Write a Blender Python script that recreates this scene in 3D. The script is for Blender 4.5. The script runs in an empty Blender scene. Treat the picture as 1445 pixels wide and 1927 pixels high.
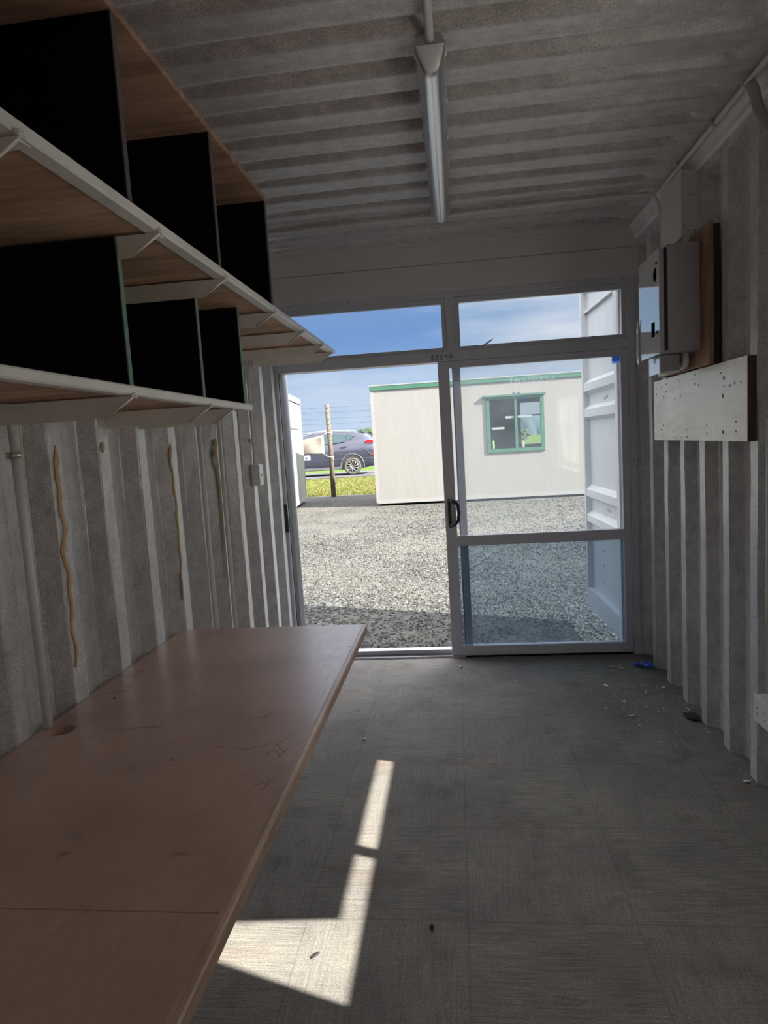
import bpy, bmesh, math, random
from mathutils import Vector, Matrix
random.seed(7)
H = 1.42                      # eye height above the container floor; coordinates below are measured from eye level
sc = bpy.context.scene
col = sc.collection

# ------------------------------------------------------------------ materials
def nodes(name):
    m = bpy.data.materials.new(name); m.use_nodes = True
    nt = m.node_tree
    return m, nt, nt.nodes['Principled BSDF']
def N(nt, t, **k):
    n = nt.nodes.new(t)
    for a, b in k.items():
        if a in n.inputs.keys(): n.inputs[a].default_value = b
        else: setattr(n, a, b)
    return n
def coords(nt, scale=(1, 1, 1), rot=(0, 0, 0), kind='Object'):
    tc = N(nt, 'ShaderNodeTexCoord'); mp = N(nt, 'ShaderNodeMapping')
    mp.inputs['Scale'].default_value = scale; mp.inputs['Rotation'].default_value = rot
    nt.links.new(tc.outputs[kind], mp.inputs['Vector'])
    return mp.outputs['Vector']
def noise(nt, vec, scale, detail=4, rough=.55):
    n = N(nt, 'ShaderNodeTexNoise'); n.inputs['Scale'].default_value = scale
    n.inputs['Detail'].default_value = detail; n.inputs['Roughness'].default_value = rough
    nt.links.new(vec, n.inputs['Vector']); return n.outputs['Fac']
def ramp(nt, fac, stops):
    r = N(nt, 'ShaderNodeValToRGB'); e = r.color_ramp.elements
    while len(e) > 1: e.remove(e[0])
    e[0].position = stops[0][0]; e[0].color = (*stops[0][1], 1)
    for p, c in stops[1:]:
        k = e.new(p); k.color = (*c, 1)
    nt.links.new(fac, r.inputs['Fac']); return r.outputs['Color']
def mixc(nt, fac, a, b, mode='MIX'):
    m = N(nt, 'ShaderNodeMix', data_type='RGBA', blend_type=mode)
    for sck, v in ((m.inputs[0], fac), (m.inputs[6], a), (m.inputs[7], b)):
        if hasattr(v, 'links') or isinstance(v, bpy.types.NodeSocket): nt.links.new(v, sck)
        elif isinstance(v, (int, float)): sck.default_value = v
        else: sck.default_value = (*v, 1)
    return m.outputs[2]
def bump(nt, b, h, strength, dist=.01, prev=None):
    n = N(nt, 'ShaderNodeBump'); n.inputs['Strength'].default_value = strength; n.inputs['Distance'].default_value = dist
    nt.links.new(h, n.inputs['Height'])
    if prev is not None: nt.links.new(prev, n.inputs['Normal'])
    nt.links.new(n.outputs['Normal'], b.inputs['Normal']); return n.outputs['Normal']
def sc3(c, k): return tuple(min(1, x * k) for x in c)

def simple(name, c, rough=.5, metal=0, var=.12, scale=6, bmp=0, bscale=80, coat=0, stretch=(1, 1, 1), spec=.5):
    m, nt, b = nodes(name)
    v = coords(nt, stretch)
    f = noise(nt, v, scale)
    nt.links.new(ramp(nt, f, [(.3, sc3(c, 1 - var)), (.7, sc3(c, 1 + var))]), b.inputs['Base Color'])
    b.inputs['Roughness'].default_value = rough; b.inputs['Metallic'].default_value = metal
    b.inputs['Specular IOR Level'].default_value = spec
    b.inputs['Coat Weight'].default_value = coat
    if bmp: bump(nt, b, noise(nt, v, bscale, 3), bmp, .003)
    return m

def felt(name, c, stretch, coat=.9):
    m, nt, b = nodes(name)
    v0 = coords(nt); v = coords(nt, stretch)
    fine = noise(nt, v, 260, 3, .7); big = noise(nt, v0, 3.5, 4)
    mid = noise(nt, v, 22, 4, .6)
    a = ramp(nt, fine, [(.34, sc3(c, .62)), (.5, c), (.66, sc3(c, 1.3))])
    a = mixc(nt, .75, a, ramp(nt, mid, [(.25, (.6, .6, .6)), (.75, (1.25, 1.25, 1.25))]), 'MULTIPLY')
    a = mixc(nt, .6, a, ramp(nt, big, [(.3, (.78, .77, .76)), (.7, (1.1, 1.1, 1.1))]), 'MULTIPLY')
    nt.links.new(a, b.inputs['Base Color'])
    b.inputs['Roughness'].default_value = .42; b.inputs['Specular IOR Level'].default_value = .9      # packed fibres glance light forward
    b.inputs['Coat Weight'].default_value = coat; b.inputs['Coat Roughness'].default_value = .36; b.inputs['Coat IOR'].default_value = 1.6
    b.inputs['Sheen Weight'].default_value = 1; b.inputs['Sheen Roughness'].default_value = .35
    p = bump(nt, b, fine, .22, .0012)
    bump(nt, b, mid, .12, .003, p)
    return m

def wood(name, c, stretch=(1, 12, 12), scale=3, rough=.5, contrast=.35, bmp=.1, coat=0, knots=False):
    m, nt, b = nodes(name)
    v = coords(nt, stretch); v0 = coords(nt)
    g = noise(nt, v, scale, 6, .6); g2 = noise(nt, v, scale * 7, 4, .7); big = noise(nt, v0, 2.2, 3)
    a = ramp(nt, g, [(.3, sc3(c, 1 - contrast)), (.5, c), (.72, sc3(c, 1 + contrast))])
    a = mixc(nt, .5, a, ramp(nt, g2, [(.3, (.75, .75, .75)), (.7, (1.15, 1.15, 1.15))]), 'MULTIPLY')
    a = mixc(nt, .7, a, ramp(nt, big, [(.3, (.7, .68, .66)), (.65, (1.1, 1.1, 1.1))]), 'MULTIPLY')
    if knots:
        d = noise(nt, v0, 9, 5, .75)
        a = mixc(nt, ramp(nt, d, [(.66, (0, 0, 0)), (.74, (.8, .8, .8))]), a, sc3(c, .25))
    nt.links.new(a, b.inputs['Base Color'])
    b.inputs['Roughness'].default_value = rough; b.inputs['Coat Weight'].default_value = coat
    b.inputs['Coat Roughness'].default_value = .35
    bump(nt, b, g2, bmp, .002)
    return m

M = {}
M['felt_wall'] = felt('grey_wall_felt', (.53, .508, .50), (1, 1, .7))
M['felt_ceil'] = felt('grey_ceiling_felt', (.55, .505, .485), (.7, 1, 1), .25)
M['white_steel'] = simple('cream_painted_steel', (.80, .78, .72), .42, var=.1, bmp=.12, bscale=30)
M['rail_white'] = simple('white_painted_steel', (.78, .77, .74), .5, var=.08, bmp=.1, bscale=20)
M['alu'] = simple('powder_coated_aluminium', (.60, .585, .63), .38, var=.05)
M['alu_dark'] = simple('black_rubber_seal', (.02, .02, .022), .6)
M['black_plastic'] = simple('black_plastic', (.02, .02, .022), .35)
M['divider'] = simple('black_laminate', (.006, .0045, .008), .75, var=.2, spec=.12)
M['green_edge'] = simple('pale_green_edging', (.16, .27, .19), .6, var=.2, scale=30)
M['divider_edge'] = simple('dull_purple_edging', (.12, .10, .11), .7, var=.2)
M['top_ply'] = wood('brown_top_board', (.42, .245, .165), (1.5, 9, 9), 2.5, .65, .4, knots=False)
M['shelf_ply'] = wood('shelf_plywood', (.56, .37, .24), (1.2, 7, 7), 2.2, .7, .4, knots=True)
M['conduit'] = simple('grey_pvc_conduit', (.66, .65, .62), .4, var=.06)
M['cabinet'] = simple('grey_cabinet_steel', (.34, .32, .33), .5, var=.06)
M['boxwhite'] = simple('pale_duct_box_paint', (.66, .64, .62), .45, var=.06)
M['brown_ply'] = wood('brown_backing_board', (.40, .215, .12), (9, 9, 1.2), 3, .5, .45)
M['white_ply'] = wood('pale_washed_plywood', (.88, .82, .74), (1.5, 1.2, 6), 4, .33, .12, coat=.5)
M['ply_edge'] = wood('dark_plywood_edge', (.10, .055, .04), (9, 9, 1.2), 3, .7, .3)
M['foam'] = simple('tan_expanding_foam', (.56, .38, .20), .6, var=.12, scale=40, bmp=.3, bscale=60)
M['foam_dark'] = simple('dark_brown_residue', (.10, .075, .065), .9, var=.3, scale=40)
M['ink'] = simple('faded_pencil', (.15, .10, .09), .8, var=.4, scale=60)
M['screw'] = simple('dark_screw_head', (.06, .05, .045), .5, .3)
M['zinc'] = simple('zinc_saddle', (.6, .58, .5), .35, .8)
M['blue_plastic'] = simple('blue_plastic_scrap', (.02, .12, .75), .3)
M['chip'] = simple('white_plaster_chip', (.85, .84, .78), .8)
M['soot'] = simple('dark_grit', (.03, .028, .03), .8)  # loose grit, and the dark colour painted in for shaded gaps
M['marker_black'] = simple('black_marker_ink', (.015, .015, .02), .6)
def thin(name, c):
    m = bpy.data.materials.new(name); m.use_nodes = True; nt = m.node_tree; nt.nodes.clear()
    out = N(nt, 'ShaderNodeOutputMaterial'); df = N(nt, 'ShaderNodeBsdfDiffuse'); tl = N(nt, 'ShaderNodeBsdfTranslucent'); ad = N(nt, 'ShaderNodeAddShader')
    df.inputs[0].default_value = (*sc3(c, .4), 1); tl.inputs[0].default_value = (*c, 1)
    nt.links.new(df.outputs[0], ad.inputs[0]); nt.links.new(tl.outputs[0], ad.inputs[1]); nt.links.new(ad.outputs[0], out.inputs[0]); return m
M['marker_white'] = thin('white_marker_ink', (.95, .97, .99))
M['marker_blue'] = thin('blue_marker_ink', (.30, .42, .75))
M['sticker'] = thin('blue_sticker_vinyl', (.08, .33, .68))
M['tape'] = thin('pale_tape', (.95, .97, .92))
M['red_paint'] = simple('dark_red_spray', (.34, .04, .07), .8, var=.3, scale=60)
M['gear_tray'] = simple('white_gear_tray', (.85, .84, .76), .35, var=.03)
M['light_base'] = simple('grey_light_base', (.45, .45, .44), .5)
M['outlet'] = simple('white_outlet_plastic', (.78, .78, .76), .35, var=.03)

# bench top: varnished reddish hardboard with scratches and marks
m, nt, b = nodes('varnished_bench_top')
v = coords(nt); vs = coords(nt, (5, 1.2, 1), (0, 0, .9))
g = noise(nt, vs, 14, 6, .7); big = noise(nt, v, 2.6, 5, .6); fin = noise(nt, coords(nt, (9, 1, 1), (0, 0, .7)), 60, 3)
a = ramp(nt, big, [(.28, (.33, .195, .15)), (.5, (.42, .26, .205)), (.75, (.50, .325, .26))])
a = mixc(nt, .45, a, ramp(nt, g, [(.3, (.78, .76, .74)), (.7, (1.2, 1.18, 1.15))]), 'MULTIPLY')
scr = N(nt, 'ShaderNodeTexNoise'); scr.inputs['Scale'].default_value = 5; scr.inputs['Detail'].default_value = 8; scr.inputs['Distortion'].default_value = 1.2
nt.links.new(coords(nt, (1, 2.2, 1), (0, 0, .3)), scr.inputs['Vector'])
a = mixc(nt, ramp(nt, scr.outputs['Fac'], [(.64, (0, 0, 0)), (.72, (.55, .55, .55))]), a, (.09, .06, .055))
spx = N(nt, 'ShaderNodeSeparateXYZ'); nt.links.new(v, spx.inputs[0])
def seam(yv, w):
    s = N(nt, 'ShaderNodeMath', operation='SUBTRACT'); nt.links.new(spx.outputs[1], s.inputs[0]); s.inputs[1].default_value = yv
    ab = N(nt, 'ShaderNodeMath', operation='ABSOLUTE'); nt.links.new(s.outputs[0], ab.inputs[0])
    lt = N(nt, 'ShaderNodeMath', operation='LESS_THAN'); nt.links.new(ab.outputs[0], lt.inputs[0]); lt.inputs[1].default_value = w
    k = N(nt, 'ShaderNodeMath', operation='MULTIPLY'); nt.links.new(lt.outputs[0], k.inputs[0]); k.inputs[1].default_value = .55
    return k.outputs[0]
BENCH_Y = .93                   # y of the bench's origin, so that the seams fall at y = .89 and 1.745
a = mixc(nt, seam(.892 - BENCH_Y, .0016), a, (.05, .03, .03))
a = mixc(nt, seam(1.745 - BENCH_Y, .0012), a, (.13, .08, .07))
nt.links.new(a, b.inputs['Base Color'])
nt.links.new(ramp(nt, g, [(.3, (.31, .31, .31)), (.7, (.47, .47, .47))]), b.inputs['Roughness']); b.inputs['Coat Weight'].default_value = .35; b.inputs['Coat Roughness'].default_value = .25
bump(nt, b, fin, .12, .001)
M['bench'] = m
M['bench_edge'] = wood('worn_bench_nosing', (.47, .31, .22), (6, 1, 6), 5, .4, .3)

# floor: ribbed grey carpet tiles, alternate direction
m, nt, b = nodes('grey_carpet_tiles')
v = coords(nt, kind='Object')
T = .4825
mp = N(nt, 'ShaderNodeMapping'); nt.links.new(v, mp.inputs['Vector']); mp.inputs['Location'].default_value = (.03 / T, -3.2 / .467, 0); mp.inputs['Scale'].default_value = (1 / T, 1 / .467, 1)
sp = N(nt, 'ShaderNodeSeparateXYZ'); nt.links.new(mp.outputs[0], sp.inputs[0])
def mth(op, a, b_=None, c_=None):
    n = N(nt, 'ShaderNodeMath', operation=op)
    for i, q in enumerate((a, b_, c_)):
        if q is None: continue
        if isinstance(q, (int, float)): n.inputs[i].default_value = q
        else: nt.links.new(q, n.inputs[i])
    return n.outputs[0]
fx = mth('FRACT', sp.outputs[0]); fy = mth('FRACT', sp.outputs[1])
ex = mth('MINIMUM', fx, mth('SUBTRACT', 1, fx)); ey = mth('MINIMUM', fy, mth('SUBTRACT', 1, fy))
edge = mth('LESS_THAN', mth('MINIMUM', ex, ey), .0055)
par = mth('MODULO', mth('ABSOLUTE', mth('ADD', mth('FLOOR', sp.outputs[0]), mth('FLOOR', sp.outputs[1]))), 2)
gx = noise(nt, coords(nt, (3, 90, 1)), 2.2, 6, .75); gy = noise(nt, coords(nt, (90, 3, 1)), 2.2, 6, .75)
grain = mth('ADD', mth('MULTIPLY', gx, mth('SUBTRACT', 1, mth('MULTIPLY', par, .6))), mth('MULTIPLY', gy, mth('MULTIPLY', par, .6)))
speck = noise(nt, v, 170, 4, .8); stain = noise(nt, v, 2.3, 5, .65); stain2 = noise(nt, v, 7, 4, .6)
c0 = (.222, .21, .191)
a = ramp(nt, grain, [(.34, sc3(c0, .62)), (.5, c0), (.66, sc3(c0, 1.3))])
a = mixc(nt, .8, a, ramp(nt, speck, [(.35, (.6, .6, .6)), (.65, (1.35, 1.35, 1.35))]), 'MULTIPLY')
a = mixc(nt, .8, a, ramp(nt, stain, [(.3, (.66, .66, .69)), (.6, (1.08, 1.06, 1.02))]), 'MULTIPLY')
a = mixc(nt, .6, a, ramp(nt, stain2, [(.3, (.62, .6, .6)), (.45, (1, 1, 1))]), 'MULTIPLY')
rst = noise(nt, coords(nt, (1, 2, 1)), 1.7, 5, .7)
a = mixc(nt, ramp(nt, rst, [(.58, (0, 0, 0)), (.70, (.45, .45, .45))]), a, (.17, .10, .065))
a = mixc(nt, mth('MULTIPLY', edge, .24), a, (.04, .038, .035))
nt.links.new(a, b.inputs['Base Color'])
b.inputs['Roughness'].default_value = .8; b.inputs['Specular IOR Level'].default_value = .25
p = bump(nt, b, grain, .35, .003); bump(nt, b, speck, .25, .002, p)
M['floor'] = m

# header steel with rust
m, nt, b = nodes('header_paint')
v = coords(nt)
rz = noise(nt, coords(nt, (1, 1, 3)), 14, 5, .7)
a = mixc(nt, ramp(nt, rz, [(.70, (0, 0, 0)), (.76, (.8, .8, .8))]), (.68, .655, .65), (.16, .075, .04))
nt.links.new(a, b.inputs['Base Color']); b.inputs['Roughness'].default_value = .55
M['header'] = m

def glass(name, tint, refl=.06, dust=0.0, rough=0.0):
    m = bpy.data.materials.new(name); m.use_nodes = True; nt = m.node_tree; nt.nodes.clear()
    out = N(nt, 'ShaderNodeOutputMaterial'); tr = N(nt, 'ShaderNodeBsdfTransparent'); gl = N(nt, 'ShaderNodeBsdfGlossy')
    tr.inputs['Color'].default_value = (*tint, 1); gl.inputs['Roughness'].default_value = rough
    fr = N(nt, 'ShaderNodeFresnel'); fr.inputs['IOR'].default_value = 1.45
    mu = N(nt, 'ShaderNodeMath', operation='MULTIPLY'); nt.links.new(fr.outputs[0], mu.inputs[0]); mu.inputs[1].default_value = refl * 12
    mx = N(nt, 'ShaderNodeMixShader'); nt.links.new(mu.outputs[0], mx.inputs[0]); nt.links.new(tr.outputs[0], mx.inputs[1]); nt.links.new(gl.outputs[0], mx.inputs[2])
    last = mx.outputs[0]
    if dust:
        tl = N(nt, 'ShaderNodeBsdfTranslucent'); tl.inputs['Color'].default_value = (.85, .93, 1, 1)
        m2 = N(nt, 'ShaderNodeMixShader')
        v = coords(nt); f = noise(nt, v, 5, 5)
        k = N(nt, 'ShaderNodeMath', operation='MULTIPLY'); nt.links.new(f, k.inputs[0]); k.inputs[1].default_value = dust * 2
        nt.links.new(k.outputs[0], m2.inputs[0]); nt.links.new(last, m2.inputs[1]); nt.links.new(tl.outputs[0], m2.inputs[2]); last = m2.outputs[0]
    nt.links.new(last, out.inputs[0]); return m
M['glass_clear'] = glass('clear_glass', (.98, .985, .985))
M['glass_blue'] = glass('blue_tinted_glass', (.76, .85, .96))
M['glass_dusty'] = glass('dusty_glass', (.985, .99, .985), dust=.11)
M['glass_tint'] = glass('grey_blue_tinted_glass', (.56, .63, .69), dust=.06)
M['glass_cabin'] = glass('cabin_glass', (.86, .9, .9), dust=.05)
M['glass_car'] = simple('dark_car_glass', (.04, .075, .085), .12, spec=.3)

# translucent prismatic diffuser
m, nt, b = nodes('clear_prismatic_diffuser')
b.inputs['Base Color'].default_value = (.82, .86, .84, 1); b.inputs['Roughness'].default_value = .18
b.inputs['Transmission Weight'].default_value = .0
nt.nodes.remove(b)
out = nt.nodes['Material Output']; tr = N(nt, 'ShaderNodeBsdfTransparent'); tr.inputs[0].default_value = (.80, .86, .85, 1)
gl = N(nt, 'ShaderNodeBsdfGlossy'); gl.inputs['Roughness'].default_value = .32; df = N(nt, 'ShaderNodeBsdfDiffuse'); df.inputs[0].default_value = (.88, .90, .86, 1)
x1 = N(nt, 'ShaderNodeMixShader'); x1.inputs[0].default_value = .9; nt.links.new(tr.outputs[0], x1.inputs[1]); nt.links.new(df.outputs[0], x1.inputs[2])
fr = N(nt, 'ShaderNodeFresnel'); x2 = N(nt, 'ShaderNodeMixShader'); nt.links.new(fr.outputs[0], x2.inputs[0]); nt.links.new(x1.outputs[0], x2.inputs[1]); nt.links.new(gl.outputs[0], x2.inputs[2])
nt.links.new(x2.outputs[0], out.inputs[0]); M['diffuser'] = m

# outdoors
m, nt, b = nodes('crushed_gravel')
v = coords(nt)
vo = N(nt, 'ShaderNodeTexVoronoi'); vo.inputs['Scale'].default_value = 34; vo.inputs['Randomness'].default_value = 1; nt.links.new(v, vo.inputs['Vector'])
vo2 = N(nt, 'ShaderNodeTexVoronoi'); vo2.inputs['Scale'].default_value = 75; nt.links.new(v, vo2.inputs['Vector'])
sepc = N(nt, 'ShaderNodeSeparateColor'); nt.links.new(vo.outputs['Color'], sepc.inputs[0])
a = ramp(nt, sepc.outputs[0], [(0, (.034, .035, .033)), (.45, (.074, .074, .068)), (.8, (.105, .104, .095)), (1, (.17, .168, .152))])
a = mixc(nt, .8, a, ramp(nt, vo.outputs['Distance'], [(.0, (1.15, 1.15, 1.15)), (.55, (.9, .9, .9)), (.9, (.42, .42, .42))]), 'MULTIPLY')
pt = noise(nt, v, .7, 4, .6)
a = mixc(nt, ramp(nt, pt, [(.42, (0, 0, 0)), (.62, (.6, .6, .6))]), a, (.118, .112, .096))
a = mixc(nt, .5, a, ramp(nt, noise(nt, v, 2.6, 5, .7), [(.3, (.78, .78, .78)), (.6, (1.08, 1.08, 1.08))]), 'MULTIPLY')
nt.links.new(a, b.inputs['Base Color']); b.inputs['Roughness'].default_value = .95; b.inputs['Specular IOR Level'].default_value = .15
hm = N(nt, 'ShaderNodeMath', operation='SUBTRACT'); hm.inputs[0].default_value = 1; nt.links.new(vo.outputs['Distance'], hm.inputs[1])
p = bump(nt, b, hm.outputs[0], .9, .022); bump(nt, b, vo2.outputs['Distance'], .4, .008, p)
M['gravel'] = m
def grassmat(name, a1, a2, a3):
    m, nt, b = nodes(name); v = coords(nt)
    f = noise(nt, v, 3, 6, .75); g = noise(nt, v, 18, 4, .7)
    a = ramp(nt, f, [(.35, a1), (.52, a2), (.66, a3)])
    a = mixc(nt, .6, a, ramp(nt, g, [(.3, (.6, .6, .6)), (.7, (1.35, 1.35, 1.35))]), 'MULTIPLY')
    nt.links.new(a, b.inputs['Base Color']); b.inputs['Roughness'].default_value = .9; b.inputs['Specular IOR Level'].default_value = .1
    bump(nt, b, g, .5, .05); return m
M['grass'] = grassmat('verge_grass', (.085, .105, .02), (.12, .123, .035), (.14, .11, .055))
M['field'] = grassmat('green_field', (.05, .09, .014), (.07, .11, .02), (.085, .12, .028))
M['asphalt'] = simple('grey_road', (.068, .068, .072), .85, var=.15, scale=20)
M['cabin'] = simple('ribbed_cream_panel', (.215, .207, .192), .55, var=.035, stretch=(2, 2, .35), scale=3)
M['cabin_white'] = simple('white_cabin_panel', (.235, .235, .225), .5, var=.03)
M['cabin_green'] = simple('green_trim_paint', (.035, .11, .07), .45, var=.08)
M['cabin_in'] = simple('grey_interior_lining', (.30, .29, .28), .8)
M['skid'] = simple('dark_steel_skid', (.06, .06, .065), .7)
M['timber_post'] = wood('weathered_post', (.11, .088, .064), (8, 8, 1), 3, .85, .3)
M['wire'] = simple('galvanised_wire', (.09, .10, .115), .6, .2)
M['rope'] = simple('pale_rope', (.6, .55, .42), .9)
M['canvas'] = simple('weathered_cream_board', (.25, .225, .19), .8, var=.2, scale=5)
M['car'] = simple('slate_grey_car_paint', (.05, .052, .078), .28, .35, var=.03, coat=.8)
M['car_trim'] = simple('dark_car_cladding', (.10, .10, .11), .6)
M['tyre'] = simple('dusty_tyre', (.085, .08, .07), .85)
M['rim'] = simple('silver_wheel_rim', (.24, .235, .22), .35, .5)
M['tail'] = simple('red_tail_lamp', (.45, .012, .02), .15)
M['chrome'] = simple('silver_trim', (.75, .76, .78), .2, .8)
M['leaf_door'] = simple('white_container_paint', (.50, .51, .52), .45, var=.05, bmp=.05, bscale=12)
M['hedge'] = grassmat('dark_tree_foliage', (.025, .045, .02), (.04, .065, .03), (.06, .085, .04))
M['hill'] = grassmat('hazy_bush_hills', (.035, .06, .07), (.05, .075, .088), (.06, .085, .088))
M['hill_green'] = grassmat('lighter_bush_hill', (.065, .09, .05), (.08, .11, .06), (.09, .115, .065))
m = bpy.data.materials.new('thin_blind_cloth'); m.use_nodes = True; nt = m.node_tree; nt.nodes.clear()
out = N(nt, 'ShaderNodeOutputMaterial'); df = N(nt, 'ShaderNodeBsdfDiffuse'); tl = N(nt, 'ShaderNodeBsdfTranslucent'); ad = N(nt, 'ShaderNodeMixShader')
df.inputs[0].default_value = (.8, .78, .74, 1); tl.inputs[0].default_value = (.8, .79, .78, 1); ad.inputs[0].default_value = .4
nt.links.new(df.outputs[0], ad.inputs[1]); nt.links.new(tl.outputs[0], ad.inputs[2]); nt.links.new(ad.outputs[0], out.inputs[0]); M['cotton'] = m

# ------------------------------------------------------------------ mesh builder
class MB:
    def __init__(s): s.v = []; s.f = []; s.sm = []
    def add(s, vs, fs, smooth=False):
        o = len(s.v); s.v += [tuple(p) for p in vs]
        for f in fs: s.f.append([i + o for i in f]); s.sm.append(smooth)
        return s
    def box(s, x0, x1, y0, y1, z0, z1, bev=0):
        if x0 > x1: x0, x1 = x1, x0
        if y0 > y1: y0, y1 = y1, y0
        if z0 > z1: z0, z1 = z1, z0
        if bev and bev * 2.2 < min(x1 - x0, y1 - y0, z1 - z0):
            bm = bmesh.new(); bmesh.ops.create_cube(bm, size=1)
            for q in bm.verts: q.co = Vector(((x0 + x1) / 2 + q.co.x * (x1 - x0), (y0 + y1) / 2 + q.co.y * (y1 - y0), (z0 + z1) / 2 + q.co.z * (z1 - z0)))
            bmesh.ops.bevel(bm, geom=bm.edges[:], offset=bev, segments=2, affect='EDGES', profile=.6)
            bm.verts.index_update()
            s.add([q.co[:] for q in bm.verts], [[q.index for q in f.verts] for f in bm.faces]); bm.free(); return s
        vs = [(x, y, z) for x in (x0, x1) for y in (y0, y1) for z in (z0, z1)]
        return s.add(vs, [(0, 1, 3, 2), (4, 6, 7, 5), (0, 4, 5, 1), (2, 3, 7, 6), (0, 2, 6, 4), (1, 5, 7, 3)])
    def prism(s, poly, axis, a, b_, smooth=False):
        """poly: 2-D points in the two other axes (x,y,z order), extruded along axis from a to b_."""
        def P(p, t):
            return {'x': (t, p[0], p[1]), 'y': (p[0], t, p[1]), 'z': (p[0], p[1], t)}[axis]
        n = len(poly)
        vs = [P(p, a) for p in poly] + [P(p, b_) for p in poly]
        fs = [list(range(n))[::-1], list(range(n, 2 * n))] + [(i, (i + 1) % n, n + (i + 1) % n, n + i) for i in range(n)]
        return s.add(vs, fs, smooth)
    def tube(s, pts, r, n=10, caps=True, smooth=True, flat=None):
        pts = [Vector(p) for p in pts]; rs = r if isinstance(r, (list, tuple)) else [r] * len(pts)
        prev = None; rings = []
        for i, p in enumerate(pts):
            t = (pts[min(i + 1, len(pts) - 1)] - pts[max(i - 1, 0)]).normalized()
            if prev is None:
                u = t.cross(Vector((0, 0, 1)));
                if u.length < .1: u = t.cross(Vector((0, 1, 0)))
                u.normalize()
            else:
                u = prev - t * prev.dot(t); u.normalize()
            w = t.cross(u); prev = u
            ring = []
            for k in range(n):
                a = 2 * math.pi * k / n
                d = (u * math.cos(a) + w * math.sin(a)) * rs[i]
                if flat: d = Vector((d.x * flat[0], d.y * flat[1], d.z * flat[2]))
                ring.append(p + d)
            rings.append(ring)
        vs = [q for ring in rings for q in ring]; fs = []
        for i in range(len(pts) - 1):
            for k in range(n):
                fs.append((i * n + k, i * n + (k + 1) % n, (i + 1) * n + (k + 1) % n, (i + 1) * n + k))
        s.add(vs, fs, smooth)
        if caps: 
            o = len(s.v) - len(vs)
            s.f.append([o + k for k in range(n)][::-1]); s.sm.append(False)
            s.f.append([o + (len(pts) - 1) * n + k for k in range(n)]); s.sm.append(False)
        return s
    def grid(s, P, nu, nv, smooth=True, flip=False):
        vs = [P(i, j) for i in range(nu) for j in range(nv)]
        fs = []
        for i in range(nu - 1):
            for j in range(nv - 1):
                q = (i * nv + j, (i + 1) * nv + j, (i + 1) * nv + j + 1, i * nv + j + 1)
                fs.append(q[::-1] if flip else q)
        return s.add(vs, fs, smooth)
    def build(s, name, mat, parent=None, origin=None, abs_z=H):
        me = bpy.data.meshes.new(name)
        if origin is None and parent is None:
            xs = [p[0] for p in s.v]; ys = [p[1] for p in s.v]; zs = [p[2] for p in s.v]
            origin = ((min(xs) + max(xs)) / 2, (min(ys) + max(ys)) / 2, min(zs))
        if parent is not None:
            root = parent
            origin = root['_o']
        me.from_pydata([(x - origin[0], y - origin[1], z - origin[2]) for x, y, z in s.v], [], s.f)
        for p, q in zip(me.polygons, s.sm): p.use_smooth = q
        bm = bmesh.new(); bm.from_mesh(me); bmesh.ops.recalc_face_normals(bm, faces=bm.faces); bm.to_mesh(me); bm.free()
        me.update(); me.materials.append(M[mat] if isinstance(mat, str) else mat)
        o = bpy.data.objects.new(name, me); col.objects.link(o); o['_o'] = list(origin)
        if parent is not None: o.parent = parent
        else: o.location = (origin[0], origin[1], origin[2] + H)
        return o
def empty(name, loc):
    o = bpy.data.objects.new(name, None); col.objects.link(o); o.location = (loc[0], loc[1], loc[2] + H); o['_o'] = list(loc)
    o.empty_display_size = .05
    return o
def tag(o, label, cat, group=None, kind=None):
    o['label'] = label; o['category'] = cat
    if group: o['group'] = group
    if kind: o['kind'] = kind
    return o
def struct(o): o['kind'] = 'structure'; return o
def B(*a, **k): return MB().box(*a, **k)

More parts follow.
